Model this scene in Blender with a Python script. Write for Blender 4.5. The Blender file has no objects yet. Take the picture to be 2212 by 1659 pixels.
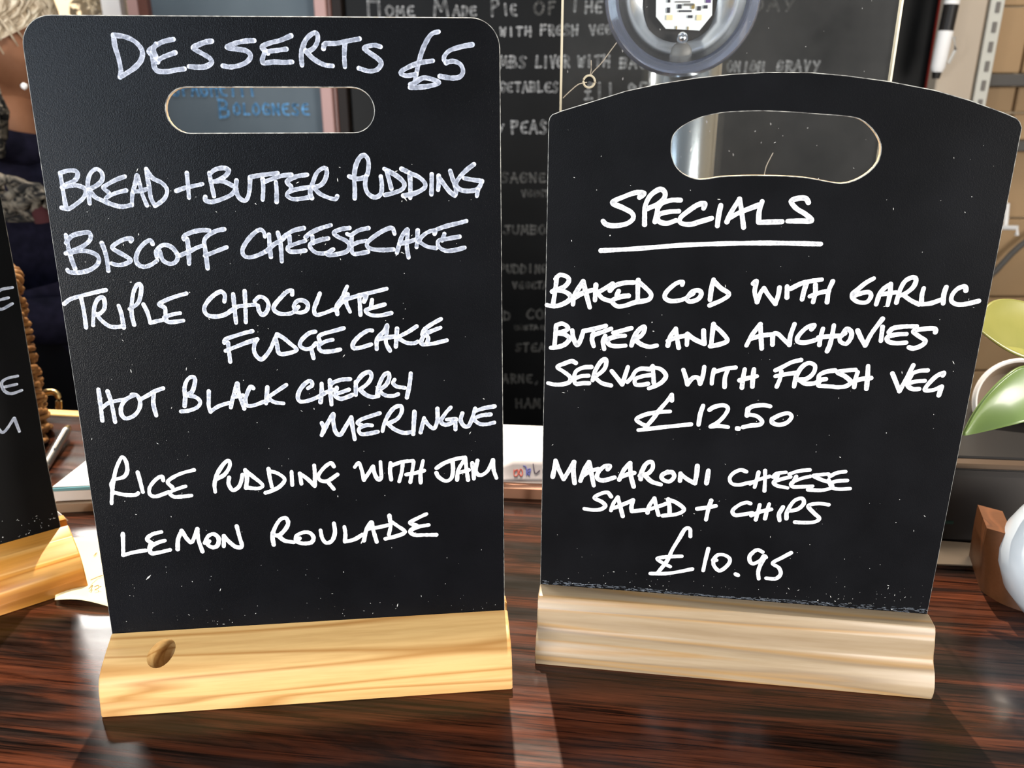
import bpy, math, random
from mathutils import Vector, Matrix
from mathutils.geometry import tessellate_polygon
random.seed(7)
S = bpy.context.scene
COL = S.collection
R = math.radians

# ---------------------------------------------------------------- camera
cam_d = bpy.data.cameras.new('camera'); cam = bpy.data.objects.new('camera', cam_d); COL.objects.link(cam)
cam.location = (0, 0, .309); cam.rotation_euler = (R(90 - 20.4), 0, 0)
cam_d.sensor_width = 36; cam_d.sensor_fit = 'HORIZONTAL'; cam_d.lens = 36 * 1800 / 2212
cam_d.clip_start = .01; cam_d.clip_end = 60
cam_d.dof.use_dof = True; cam_d.dof.focus_distance = .43; cam_d.dof.aperture_fstop = 14
S.camera = cam
# ---------------------------------------------------------------- world, sun, area lights
wd = bpy.data.worlds.new('world'); S.world = wd; wd.use_nodes = True
bg = wd.node_tree.nodes['Background']; bg.inputs[0].default_value = (.86, .93, 1, 1); bg.inputs[1].default_value = .30
def lamp(name, kind, loc, target, energy, color, size=None, size_y=None, angle=None):
    d = bpy.data.lights.new(name, kind); o = bpy.data.objects.new(name, d); COL.objects.link(o)
    o.location = loc; o.rotation_euler = (Vector(target) - Vector(loc)).to_track_quat('-Z', 'Y').to_euler()
    d.energy = energy; d.color = color
    if size: d.shape = 'RECTANGLE'; d.size = size; d.size_y = size_y or size
    if angle: d.angle = angle
    return o
AZ, EL = R(-4), R(60)
sd = Vector((math.sin(AZ) * math.cos(EL), math.cos(AZ) * math.cos(EL), math.sin(EL)))
lamp('sun', 'SUN', sd * 5, (0, 0, 0), 7.5, (1, .86, .70), angle=R(.6))
lamp('front_fill_right', 'AREA', (1.16, -.62, .33), (.06, .40, .05), 40.0, (1, .945, .88), .6, .70)  # added soft fill from the front right, out of view
lamp('front_fill_left', 'AREA', (-1.12, -.66, .14), (-.06, .38, .05), 28.0, (1, .95, .89), .55, .32)  # weaker added fill from the front left, out of view
lamp('side_sheen_fill', 'AREA', (-.74, -.80, .58), (-.2, .4, .25), 10.5, (.70, .84, 1), .44, .46)  # unseen cool light added for the sheen on the desserts board
lamp('assumed_glare_left', 'AREA', (-1.62, 2.28, 1.38), (-.30, .4, 0), 85, (1, .96, .90), .75, .8)  # assumed bright sky at the window, unseen light added for the counter glare
lamp('added_outside_fill', 'AREA', (-1.9, 2.4, 1.7), (-1.7, 3.6, .4), 60, (1, .94, .84), 1.2, 1.0)  # added fill to brighten the cream wall outside, no lamp there
lamp('wall_fill_left', 'AREA', (-.5, .95, 1.9), (-.5, 1.9, .2), 14, (.86, .93, 1), .8, .6)  # added fill to lift the chalkboard wall, no fitting there
lamp('wall_fill_right', 'AREA', (.9, .9, 1.9), (.9, 1.7, .2), 14, (1, .86, .68), .8, .6)  # added warm fill for the right of the back wall
S.view_settings.view_transform = 'Standard'; S.view_settings.look = 'None'
S.view_settings.exposure = 0; S.view_settings.gamma = 1; S.view_settings.use_curve_mapping = False

# ---------------------------------------------------------------- helpers
PC, PS = math.cos(R(20.4)), math.sin(R(20.4))
def at(x, y, Y):
    """point seen at photo pixel (x, y) at real depth Y in the room"""
    a = (x - 1106) / 1800; b = -(y - 829.5) / 1800
    r = Vector((a, PC + b * PS, -PS + b * PC)); return Vector((0, 0, .309)) + r * (Y / r.y)
def atz(x, y, z=0.0):
    a = (x - 1106) / 1800; b = -(y - 829.5) / 1800
    r = Vector((a, PC + b * PS, -PS + b * PC)); return Vector((0, 0, .309)) + r * ((z - .309) / r.z)

class MB:
    def __init__(s): s.v = []; s.f = []; s.mi = []
    def add(s, vs, fs, mi=0, M=None):
        n = len(s.v); s.v += [(M @ Vector(v)) if M else Vector(v) for v in vs]
        s.f += [tuple(i + n for i in f) for f in fs]; s.mi += [mi] * len(fs); return s
    def box(s, c, d, M=None, mi=0, bev=0.0):
        x, y, z = [t / 2 for t in d]; c = Vector(c)
        if bev <= 0:
            vs = [c + Vector((i * x, j * y, k * z)) for i in (-1, 1) for j in (-1, 1) for k in (-1, 1)]
            return s.add(vs, [(0, 1, 3, 2), (4, 6, 7, 5), (0, 4, 5, 1), (2, 3, 7, 6), (0, 2, 6, 4), (1, 5, 7, 3)], mi, M)
        b = bev; rings = []
        for k, ins in ((-z, b), (-z + b, 0), (z - b, 0), (z, b)):
            X, Y = x - ins, y - ins
            rings.append([c + Vector(p) for p in ((-X + b * (ins == 0), -Y, k), (X - b * (ins == 0), -Y, k), (X, -Y + b * (ins == 0), k), (X, Y - b * (ins == 0), k), (X - b * (ins == 0), Y, k), (-X + b * (ins == 0), Y, k), (-X, Y - b * (ins == 0), k), (-X, -Y + b * (ins == 0), k))])
        vs = sum(rings, []); fs = []
        for r in range(3):
            for i in range(8):
                j = (i + 1) % 8; fs.append((r * 8 + i, r * 8 + j, r * 8 + 8 + j, r * 8 + 8 + i))
        fs += [tuple(reversed(range(8))), tuple(range(24, 32))]
        return s.add(vs, fs, mi, M)
    def tube(s, path, r, n=8, closed=False, cap=True, mi=0, flat=1.0):
        P = [Vector(p) for p in path]; m = len(P); rs = r if isinstance(r, (list, tuple)) else [r] * m
        up = Vector((0, 0, 1)); vs = []; fs = []
        for i in range(m):
            t = (P[(i + 1) % m] - P[i - 1]) if closed else (P[min(i + 1, m - 1)] - P[max(i - 1, 0)])
            if t.length < 1e-9: t = Vector((0, 0, 1))
            t.normalize(); a = t.cross(up)
            if a.length < .05: a = t.cross(Vector((1, 0, 0)))
            a.normalize(); b = a.cross(t)
            vs += [P[i] + (a * math.cos(2 * math.pi * k / n) + b * math.sin(2 * math.pi * k / n) * flat) * rs[i] for k in range(n)]
        for i in range(m if closed else m - 1):
            for k in range(n):
                j = (i + 1) % m; k2 = (k + 1) % n; fs.append((i * n + k, i * n + k2, j * n + k2, j * n + k))
        if not closed and cap: fs += [tuple(reversed(range(n))), tuple(range((m - 1) * n, m * n))]
        return s.add(vs, fs, mi)
    def lathe(s, prof, n=32, M=None, mi=0, cap=False):
        vs = []; fs = []; m = len(prof)
        for r, z in prof: vs += [Vector((r * math.cos(2 * math.pi * k / n), r * math.sin(2 * math.pi * k / n), z)) for k in range(n)]
        for i in range(m - 1):
            for k in range(n):
                k2 = (k + 1) % n; fs.append((i * n + k, i * n + k2, (i + 1) * n + k2, (i + 1) * n + k))
        if cap: fs += [tuple(reversed(range(n))), tuple(range((m - 1) * n, m * n))]
        return s.add(vs, fs, mi, M)
    def prism(s, poly, z0, z1, M=None, mi=0, holes=(), side=None):
        """polygon in local xy, extruded z0..z1"""
        loops = [poly] + list(holes); flat = sum([list(l) for l in loops], [])
        tris = tessellate_polygon([[Vector((p[0], p[1], 0)) for p in l] for l in loops]); n = len(flat)
        s.add([(p[0], p[1], z1) for p in flat], tris, mi, M); s.add([(p[0], p[1], z0) for p in flat], [t[::-1] for t in tris], mi, M)
        for l in loops:
            m = len(l); s.add([(p[0], p[1], z0) for p in l] + [(p[0], p[1], z1) for p in l], [(i, (i + 1) % m, m + (i + 1) % m, m + i) for i in range(m)], mi if side is None else side, M)
        return s
    def build(s, name, mats, parent=None, smooth=None, world=True):
        me = bpy.data.meshes.new(name); inv = None
        if parent is not None and world: inv = MW[parent.name].inverted()
        me.from_pydata([tuple(inv @ v if inv else v) for v in s.v], [], s.f)
        mats = mats if isinstance(mats, (list, tuple)) else [mats]
        for m in mats: me.materials.append(m)
        if len(mats) > 1: me.polygons.foreach_set('material_index', s.mi)
        me.validate(); me.update()
        import bmesh
        bm = bmesh.new(); bm.from_mesh(me); bmesh.ops.remove_doubles(bm, verts=bm.verts, dist=1e-6)
        if name not in ('handwriting',): bmesh.ops.recalc_face_normals(bm, faces=bm.faces)
        bm.to_mesh(me); bm.free()
        if smooth is not None:
            me.polygons.foreach_set('use_smooth', [True] * len(me.polygons)); me.set_sharp_from_angle(angle=R(smooth))
        o = bpy.data.objects.new(name, me); COL.objects.link(o)
        if parent is not None: o.parent = parent; MW[o.name] = MW[parent.name]
        else: MW[o.name] = Matrix()
        return o
MW = {}
def thing(name, label, cat, loc=(0, 0, 0), rz=0.0, group=None):
    o = bpy.data.objects.new(name, None); COL.objects.link(o); o.location = loc; o.rotation_euler = (0, 0, rz)
    o.empty_display_size = .02
    MW[o.name] = Matrix.Translation(Vector(loc)) @ Matrix.Rotation(rz, 4, 'Z'); tag(o, label, cat, group); return o
def tag(o, label, cat, group=None):
    o['label'] = label; o['category'] = cat
    if group: o['group'] = group
    return o
def struct(o): o['kind'] = 'structure'; return o
def stuff(o): o['kind'] = 'stuff'; return o
def smooth_path(pts, step=.0008):
    P = [Vector(p) for p in pts]
    if len(P) < 3:
        n = max(2, int((P[-1] - P[0]).length / step)); return [P[0].lerp(P[-1], i / n) for i in range(n + 1)]
    Q = [P[0] * 2 - P[1]] + P + [P[-1] * 2 - P[-2]]; out = []
    for i in range(1, len(Q) - 2):
        a, b, c, d = Q[i - 1:i + 3]; n = max(2, int((c - b).length / step))
        for k in range(n):
            t = k / n; out.append(.5 * ((2 * b) + (c - a) * t + (2 * a - 5 * b + 4 * c - d) * t * t + (3 * b - a - 3 * c + d) * t ** 3))
    out.append(P[-1]); return out

# ---------------------------------------------------------------- materials
def mat(name, col, rough=.5, metal=0.0, spec=.5, trans=0.0, ior=1.45, emit=None, es=0, bump=None, coat=0, sss=0):
    m = bpy.data.materials.new(name); m.use_nodes = True; p = m.node_tree.nodes['Principled BSDF']
    p.inputs['Base Color'].default_value = (*col, 1); p.inputs['Roughness'].default_value = rough; p.inputs['Metallic'].default_value = metal
    p.inputs['Specular IOR Level'].default_value = spec; p.inputs['Transmission Weight'].default_value = trans; p.inputs['IOR'].default_value = ior
    if coat: p.inputs['Coat Weight'].default_value = coat; p.inputs['Coat Roughness'].default_value = .15
    if sss: p.inputs['Subsurface Weight'].default_value = sss; p.inputs['Subsurface Radius'].default_value = (.01, .005, .003)
    if emit: p.inputs['Emission Color'].default_value = (*emit, 1); p.inputs['Emission Strength'].default_value = es
    if bump:
        tc, no = tex(m, *bump[:2]); b = m.node_tree.nodes.new('ShaderNodeBump'); b.inputs['Strength'].default_value = bump[2]; b.inputs['Distance'].default_value = bump[3]
        m.node_tree.links.new(no.outputs['Fac'], b.inputs['Height']); m.node_tree.links.new(b.outputs[0], p.inputs['Normal'])
    return m
def tex(m, scale, stretch=(1, 1, 1), detail=4, dist=0, rough=.5):
    t = m.node_tree; tc = t.nodes.new('ShaderNodeTexCoord'); mp = t.nodes.new('ShaderNodeMapping'); no = t.nodes.new('ShaderNodeTexNoise')
    mp.inputs['Scale'].default_value = stretch; no.inputs['Scale'].default_value = scale; no.inputs['Detail'].default_value = detail
    no.inputs['Distortion'].default_value = dist; no.inputs['Roughness'].default_value = rough
    t.links.new(tc.outputs['Object'], mp.inputs[0]); t.links.new(mp.outputs[0], no.inputs[0]); return mp, no
def ramp(m, src, stops, dest):
    t = m.node_tree; r = t.nodes.new('ShaderNodeValToRGB'); e = r.color_ramp.elements
    while len(e) < len(stops): e.new(.5)
    for i, (p, c) in enumerate(stops): e[i].position = p; e[i].color = (*c, 1)
    t.links.new(src, r.inputs[0])
    if dest: t.links.new(r.outputs[0], dest)
    return r
def mixc(m, fac, a, b, mode='MIX', f=None):
    t = m.node_tree; x = t.nodes.new('ShaderNodeMix'); x.data_type = 'RGBA'; x.blend_type = mode
    if fac is not None: t.links.new(fac, x.inputs[0])
    else: x.inputs[0].default_value = f
    for s_, i in ((a, 6), (b, 7)):
        if isinstance(s_, tuple): x.inputs[i].default_value = (*s_, 1)
        else: t.links.new(s_, x.inputs[i])
    return x.outputs[2]
P = lambda m: m.node_tree.nodes['Principled BSDF']

def noisy(name, stops, scale, stretch=(1, 1, 1), rough=.5, spec=.4, detail=5, dist=0, bump=0, bdist=.0005, coat=0):
    m = mat(name, (.5, .5, .5), rough, spec=spec, coat=coat); mp, no = tex(m, scale, stretch, detail, dist)
    ramp(m, no.outputs['Fac'], stops, P(m).inputs['Base Color'])
    if bump:
        b = m.node_tree.nodes.new('ShaderNodeBump'); b.inputs['Strength'].default_value = bump; b.inputs['Distance'].default_value = bdist
        m.node_tree.links.new(no.outputs['Fac'], b.inputs['Height']); m.node_tree.links.new(b.outputs[0], P(m).inputs['Normal'])
    return m

# rosewood laminate: broad light and dark bands plus fine streaks, all along the counter
M_ROSE = mat('rosewood_laminate', (.1, .03, .02), .24, spec=.36)
_, n1 = tex(M_ROSE, 9, (.45, 4.2, 1), 7, 1.1, .6); _, n2 = tex(M_ROSE, 60, (.20, 8, 1), 8, .35, .68); _, n3 = tex(M_ROSE, 3.3, (.5, 2.2, 1), 4, .8)
r1 = ramp(M_ROSE, n1.outputs['Fac'], [(.34, (.007, .004, .003)), (.44, (.022, .009, .006)), (.52, (.066, .018, .008)), (.68, (.13, .033, .013))], None)
r2 = ramp(M_ROSE, n2.outputs['Fac'], [(.38, (.10, .08, .08)), (.48, (.62, .6, .58)), (.60, (1, 1, 1))], None)
r3 = ramp(M_ROSE, n3.outputs['Fac'], [(.42, (.50, .75, .9)), (.58, (1, 1, 1))], None)
c = mixc(M_ROSE, None, r1.outputs[0], r2.outputs[0], 'MULTIPLY', 1.0); c = mixc(M_ROSE, None, c, r3.outputs[0], 'MULTIPLY', .7)
M_ROSE.node_tree.links.new(c, P(M_ROSE).inputs['Base Color'])
_, nr = tex(M_ROSE, 60, (.4, 2, 1), 4); ramp(M_ROSE, nr.outputs['Fac'], [(.3, (.15, .15, .15)), (.7, (.26, .26, .26))], P(M_ROSE).inputs['Roughness'])

def pine(name, light, mid, dark, sc=(1.1, 10, 26), coat=0, rough=.42, seed=0.0, ramp_pts=(.40, .50, .58, .68), knot=None):
    m = mat(name, light, rough, spec=.45, coat=coat); mp, no = tex(m, 2.3, sc, 2, .35, .4)
    mp.inputs['Location'].default_value = (seed, seed * .7, seed * 1.3)
    r = ramp(m, no.outputs['Fac'], [(.30, mid), (.38, light), (.44, light), (.475, dark), (.50, light), (.545, light), (.575, mid), (.60, dark), (.63, light), (.72, mid)], None)
    _, nf = tex(m, 60, (.5, 9, 9), 6); rf = ramp(m, nf.outputs['Fac'], [(.35, (.86, .82, .76)), (.6, (1, 1, 1))], None)
    out = mixc(m, None, r.outputs[0], rf.outputs[0], 'MULTIPLY', .7)
    m.node_tree.links.new(out, P(m).inputs['Base Color']); return m
M_PINE1 = pine('pine_honey', (.55, .35, .14), (.45, .245, .083), (.37, .185, .053), seed=1.7)
M_PINE2 = pine('pine_weathered', (.29, .22, .14), (.22, .16, .10), (.30, .185, .08), sc=(.6, 12, 30), coat=0, rough=.38, seed=5.3)
M_PINE3 = pine('pine_orange', (.62, .27, .045), (.42, .16, .025), (.74, .40, .12), sc=(.8, 10, 22), rough=.3, seed=9.1)
M_BROWNWOOD = pine('brown_wood', (.11, .038, .011), (.08, .027, .008), (.15, .052, .017), sc=(10, 10, 1.0), seed=3.3)
M_EDGE = mat('mdf_edge', (.62, .47, .30), .7, spec=.2)
M_CHAMF = noisy('worn_lit_edge', [(.35, (.10, .10, .10)), (.55, (.30, .31, .30)), (.7, (.5, .5, .46))], 300, rough=.45)  # worn pale chamfer, with the lit rim put into its colour
def blackboard(name, col, rough, spec, bs, scale=1400):
    m = mat(name, col, rough, spec=spec); _, no = tex(m, scale, (1, 1, 1), 3)
    b = m.node_tree.nodes.new('ShaderNodeBump'); b.inputs['Strength'].default_value = bs; b.inputs['Distance'].default_value = .0002
    m.node_tree.links.new(no.outputs['Fac'], b.inputs['Height']); m.node_tree.links.new(b.outputs[0], P(m).inputs['Normal'])
    _, n2 = tex(m, 22, (1, 1, 1), 5); ramp(m, n2.outputs['Fac'], [(.35, tuple(c * .8 for c in col)), (.7, tuple(c * 1.35 for c in col))], P(m).inputs['Base Color'])
    return m
M_BB1 = blackboard('black_board_grained', (.0030, .0032, .0040), .27, .13, .6, 1900)
M_BB2 = blackboard('black_board_smooth', (.0040, .0042, .0050), .36, .08, .35, 1800)
M_BB3 = blackboard('black_board_matt', (.0030, .0030, .0030), .5, .12, .3, 1800)  # plain matt black for the left-hand sign
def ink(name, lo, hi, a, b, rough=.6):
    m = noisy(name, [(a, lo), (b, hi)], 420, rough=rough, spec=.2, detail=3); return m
M_INK_THIN_DIM = ink('white_ink_thin_dim', (.36, .40, .50), (.62, .66, .77), .36, .62)  # thin strokes, also greyed for the weaker light at the top
M_INK_LOW = ink('white_ink_smudged_dim', (.42, .46, .56), (.68, .72, .82), .36, .60)  # smudgy strokes, greyed for the light falloff up the board
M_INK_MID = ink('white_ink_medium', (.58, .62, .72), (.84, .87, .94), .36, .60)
M_INK = ink('white_ink_solid', (.86, .88, .93), (.95, .96, .98), .3, .6)
M_CHALK = mat('chalk_pale', (.50, .51, .52), .9, spec=.05)
M_CHALK_DIM = mat('chalk_faint', (.17, .17, .165), .9, spec=.05)
M_CHALK_BLUE = mat('chalk_blue', (.20, .52, .95), .9, spec=.05)
M_MENU = noisy('menu_board_black', [(.3, (.004, .0045, .005)), (.7, (.008, .0085, .009))], 5, rough=.42, spec=.12)
M_CHALKBOARD = noisy('chalkboard_sheen_grey', [(.3, (.085, .11, .13)), (.7, (.12, .15, .175))], 4, rough=.6, spec=.12)  # reflected window sheen put into a grey-blue base colour
M_FRAME = noisy('frame_brown', [(.3, (.09, .035, .028)), (.7, (.15, .06, .045))], 8, (8, 8, 1), rough=.35)
M_FRAME_PINK = mat('frame_light_face', (.42, .26, .245), .5)
M_DARKFRAME = mat('dark_frame', (.012, .008, .007), .5, spec=.2)
M_WHITE = mat('white_paint', (.86, .86, .86), .5)
M_CREAM = noisy('cream_wall', [(.3, (.50, .40, .27)), (.7, (.62, .51, .36))], 3, rough=.8)
M_TAN = noisy('tan_panel', [(.3, (.36, .235, .125)), (.7, (.43, .29, .16))], 5, rough=.6, bump=.1)
M_JOINT = mat('grey_joint', (.085, .08, .075), .7)
M_BEIGE = mat('beige_post', (.46, .39, .31), .55)
M_RED = mat('red_trim', (.33, .035, .025), .5)
M_PLASTIC_BLACK = mat('black_plastic', (.013, .012, .012), .4, spec=.3)
M_PLASTIC_DARK = mat('charcoal_plastic', (.032, .028, .026), .5, spec=.3)
M_BRONZE = mat('bronze_rail', (.09, .06, .04), .4, metal=.5)
M_PAPER = mat('white_paper', (.86, .86, .85), .7, spec=.2)
M_PAPER_CREAM = mat('cream_paper', (.86, .72, .42), .7, spec=.2)
M_PEACH = mat('peach_paper', (.50, .27, .18), .7, spec=.2)
M_BLUE = mat('teal_binding', (.16, .42, .50), .5)
M_CARD = mat('beige_card', (.42, .30, .20), .7)
M_CHROME = mat('chrome', (.86, .88, .92), .20, metal=1)
M_STEEL = mat('brushed_steel', (.55, .56, .58), .3, metal=1)
M_BRASS = mat('brass', (.55, .42, .2), .3, metal=1)
M_CLEAR = mat('clear_acrylic', (.97, .98, 1), .04, trans=1, ior=1.35, spec=.5)
M_PCB = mat('white_circuit_board', (.88, .88, .86), .4)
M_CHIP = mat('dark_component', (.03, .03, .04), .4)
M_GOLD = mat('solder_gold', (.55, .38, .12), .3, metal=.7)
M_DARK = mat('dark_void', (.006, .006, .007), .8, spec=.1)
M_WICKER = noisy('wicker_cane', [(.3, (.13, .055, .018)), (.55, (.30, .145, .05)), (.75, (.42, .23, .09))], 120, rough=.42, spec=.4)
M_LEAF = noisy('leaf_green', [(.35, (.125, .19, .05)), (.65, (.22, .31, .10))], 14, rough=.32, spec=.5, coat=.3)
M_LEAF2 = noisy('leaf_olive', [(.35, (.20, .21, .045)), (.65, (.33, .30, .08))], 14, rough=.28, spec=.5, coat=.3)
M_POT = mat('white_ceramic', (.46, .51, .56), .25, coat=.3)
M_SOIL = mat('soil', (.02, .013, .009), .9)
M_NAVY = noisy('navy_jumper', [(.3, (.005, .005, .011)), (.7, (.012, .011, .024))], 60, rough=.9, spec=.1, bump=.3, bdist=.002)
M_SKIN = noisy('skin', [(.3, (.27, .12, .065)), (.7, (.38, .18, .10))], 20, rough=.55, spec=.3)
M_HAIR = noisy('grey_blond_hair', [(.3, (.36, .28, .19)), (.55, (.62, .52, .38)), (.75, (.85, .78, .62))], 34, (5, 1, 1.5), rough=.5, bump=.6, bdist=.004)
M_KNIT = noisy('grey_black_knit', [(.44, (.006, .006, .006)), (.52, (.085, .075, .06)), (.66, (.17, .15, .12))], 46, (1, 1, 1.6), rough=.9, dist=1.5, bump=1, bdist=.01)
M_TROUSER = mat('black_trousers', (.006, .006, .008), .9, spec=.1)
M_FLOOR = noisy('dark_floor', [(.3, (.010, .007, .006)), (.7, (.02, .014, .011))], 4, rough=.6)
M_GREY = mat('grey_disc', (.17, .16, .15), .5, metal=.4)
def perspex():
    m = bpy.data.materials.new('scratched_perspex'); m.use_nodes = True; t = m.node_tree; t.nodes.clear()
    out = t.nodes.new('ShaderNodeOutputMaterial'); tr = t.nodes.new('ShaderNodeBsdfTransparent'); di = t.nodes.new('ShaderNodeBsdfDiffuse'); gl = t.nodes.new('ShaderNodeBsdfGlossy')
    tr.inputs[0].default_value = (.93, .94, .94, 1); di.inputs[0].default_value = (.75, .72, .68, 1); gl.inputs['Roughness'].default_value = .12
    m1 = t.nodes.new('ShaderNodeMixShader'); m2 = t.nodes.new('ShaderNodeMixShader'); m2.inputs[0].default_value = .014
    tc = t.nodes.new('ShaderNodeTexCoord'); no = t.nodes.new('ShaderNodeTexNoise'); no.inputs['Scale'].default_value = 14; no.inputs['Detail'].default_value = 8; no.inputs['Roughness'].default_value = .7
    r = t.nodes.new('ShaderNodeMapRange'); r.inputs[1].default_value = .3; r.inputs[2].default_value = .8; r.inputs[3].default_value = .002; r.inputs[4].default_value = .020
    t.links.new(tc.outputs['Object'], no.inputs[0]); t.links.new(no.outputs['Fac'], r.inputs[0]); t.links.new(r.outputs[0], m1.inputs[0])
    t.links.new(tr.outputs[0], m1.inputs[1]); t.links.new(di.outputs[0], m1.inputs[2]); t.links.new(m1.outputs[0], m2.inputs[1]); t.links.new(gl.outputs[0], m2.inputs[2]); t.links.new(m2.outputs[0], out.inputs[0])
    return m
M_PERSPEX = perspex()
M_GLASS = bpy.data.materials.new('window_glass'); M_GLASS.use_nodes = True; _t = M_GLASS.node_tree; _t.nodes.clear()
_o = _t.nodes.new('ShaderNodeOutputMaterial'); _a = _t.nodes.new('ShaderNodeBsdfTransparent'); _b = _t.nodes.new('ShaderNodeBsdfGlossy'); _m = _t.nodes.new('ShaderNodeMixShader'); _m.inputs[0].default_value = .06; _b.inputs['Roughness'].default_value = .02
_t.links.new(_a.outputs[0], _m.inputs[1]); _t.links.new(_b.outputs[0], _m.inputs[2]); _t.links.new(_m.outputs[0], _o.inputs[0])

# ================================================================= SETTING
WY = 1.9            # back wall depth; the counter top is z = 0, the floor one metre below
FZ = -1.02
struct(MB().box((0, 1.0, FZ - .02), (5.2, 5, .04)).build('floor', M_FLOOR))
def wx(px, py=100, Y=WY): return at(px, py, Y).x
# back wall with a window opening on the left
wl, wr = -2.3, wx(262, 20); wb, wt = -.15, 1.25
b = MB()
b.box(((wr + 2.5) / 2, WY + .08, (FZ + 1.35) / 2), (2.5 - wr, .12, 1.35 - FZ))
b.box(((wl + wr) / 2, WY + .08, (FZ + wb) / 2), (wr - wl, .12, wb - FZ)); b.box(((wl + wr) / 2, WY + .08, (wt + 1.35) / 2), (wr - wl, .12, 1.35 - wt))
b.box(((-2.55 + wl) / 2, WY + .08, (FZ + 1.35) / 2), (wl + 2.55, .12, 1.35 - FZ))
struct(b.build('wall_back', M_CREAM))
struct(MB().box((-2.6, .6, (FZ + 1.35) / 2), (.1, 3.0, 1.35 - FZ)).build('wall_left', M_CREAM))
struct(MB().box((2.55, .6, (FZ + 1.35) / 2), (.1, 3.0, 1.35 - FZ)).build('wall_right', M_CREAM))
# window: frame, mullions, panes
win = thing('window_1', '', ''); del win['label'], win['category']; struct(win)
f = MB()
for (x0, x1, z0, z1) in ((wl, wr, wb, wb + .05), (wl, wr, wt - .05, wt), (wl, wl + .05, wb, wt), (wr - .038, wr, wb, wt)):
    f.box(((x0 + x1) / 2, WY + .03, (z0 + z1) / 2), (x1 - x0, .07, z1 - z0))
f.build('window_frame', M_WHITE, win)
for x in (-1.95, -1.60, -1.26): MB().box((x, WY + .03, (wb + wt) / 2), (.03, .05, wt - wb - .1)).build('mullion', M_WHITE, win)
xs = [wl + .05, -1.95, -1.60, -1.26, wr - .038]
for i in range(4): MB().box(((xs[i] + xs[i + 1]) / 2, WY + .06, (wb + wt) / 2), (xs[i + 1] - xs[i] - .03, .004, wt - wb - .1)).build('pane', M_GLASS, win)
# outside: pale rendered house wall and a shrub behind the glass
o = MB().box((-1.9, 3.6, .2), (3.0, .2, 2.2), bev=.01).build('garden_wall', mat('cream_render', (.86, .70, .48), .9))
tag(o, 'pale cream rendered wall outside, seen through the window', 'wall')
sh = MB(); rr = random.Random(3)
for i in range(260):
    c_ = at(210 + rr.gauss(0, 17), 6 + rr.gauss(0, 26), 2.6 + rr.uniform(-.1, .1)); a_ = rr.uniform(0, 6.3); l = rr.uniform(.012, .026)
    d1 = Vector((math.cos(a_), rr.uniform(-.4, .4), math.sin(a_))) * l; d2 = Vector((-math.sin(a_), rr.uniform(-.5, .5), math.cos(a_))) * l * .45
    sh.add([c_ - d1, c_ + d2, c_ + d1, c_ - d2 + Vector((0, .004, 0))], [(0, 1, 2), (0, 2, 3)])
shr = thing('shrub', 'dark leafy shrub outside against the cream wall, through the window', 'shrub', at(210, 60, 2.6))
stuff(sh.build('foliage', mat('shrub_leaf', (.13, .10, .055), .7), shr))
s_ = MB(); base = at(214, 420, 2.6)
for px in (196, 210, 226): s_.tube([base, at(px * .5 + 105, 180, 2.6), at(px, 20, 2.6)], [.012, .008, .004], 6)
s_.build('stem', mat('shrub_stem', (.08, .05, .03), .8), shr)

# right part of the back wall: tan panels with grey joints, a rail, a beige slotted post
pi = 0
for (x0, x1) in ((2020, 2176), (2180, 2340)):
    for (y0, y1) in ((-140, 12), (16, 158), (188, 242), (246, 302), (327, 470), (474, 640), (644, 800), (804, 1100)):
        p0, p1 = at(x0, y1, WY), at(x1, y0, WY)
        xx0, xx1 = wx(x0, 300), wx(x1, 300)
        MB().box(((xx0 + xx1) / 2, WY + .012, (p0.z + p1.z) / 2), (xx1 - xx0 - .003, .02, p1.z - p0.z), bev=.002).build('wall_panel', M_TAN, bpy.data.objects['wall_back'])
for n_, (y0, y1) in enumerate(((160, 186), (304, 325))):
    p0, p1 = at(2110, y1, WY - .02), at(2110, y0, WY - .02)
    struct(MB().box((1.62, WY - .02, (p0.z + p1.z) / 2), (1.25, .05, p1.z - p0.z), bev=.002).build('trim_%d' % (n_ + 1), M_JOINT))
# ---- menu board
def WallM(Y): return Matrix(((1, 0, 0, 0), (0, 0, -1, Y), (0, 1, 0, 0), (0, 0, 0, 1)))
def ribbon(b, pts2, hw, M, step):
    path = smooth_path([(p[0], p[1], 0) for p in pts2], step); m = len(path); z = random.uniform(0, .0004)
    for i, c0 in enumerate(path):
        w_ = hw * random.uniform(.88, 1.1); b.add([(c0.x + w_ * math.cos(.785 * j), c0.y + w_ * math.sin(.785 * j), z) for j in range(8)], [tuple(range(8))], 0, M)
        if i < m - 1:
            d = path[i + 1] - c0
            if d.length < 1e-6: continue
            d.normalize(); n = Vector((-d.y, d.x, 0)) * hw; q = path[i + 1]; zz = Vector((0, 0, z)); b.add([c0 + n + zz, c0 - n + zz, q - n + zz, q + n + zz], [(0, 1, 2, 3)], 0, M)
def board_text(parent, words, Y, mats, wmm, name='handwriting'):
    for (txt, x0, x1, yb, h, mi) in words:
        b = MB(); A = at(x0, yb, Y); B = at(x1, yb, Y); T = at(x0, yb - h, Y); n = len(txt); adv = (B.x - A.x) / n; H = T.z - A.z
        for i, ch in enumerate(txt):
            if ch == ' ': continue
            for st in GL[ch].split(';'):
                pts = []
                for q in st.split():
                    u, v = q.split(','); u = float(u); v = float(v)
                    pts.append((A.x + adv * (i + .1 + .72 * u) + random.uniform(-.0012, .0012), Y - .0012, A.z + H * v + random.uniform(-.0012, .0012)))
                ribbon(b, [(p[0], p[2]) for p in pts], wmm / 1000 * .55 * (.8 + .4 * min(1, h / 30)), WallM(Y - .0012), .004)
        b.build(name, mats[mi], parent)
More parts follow.
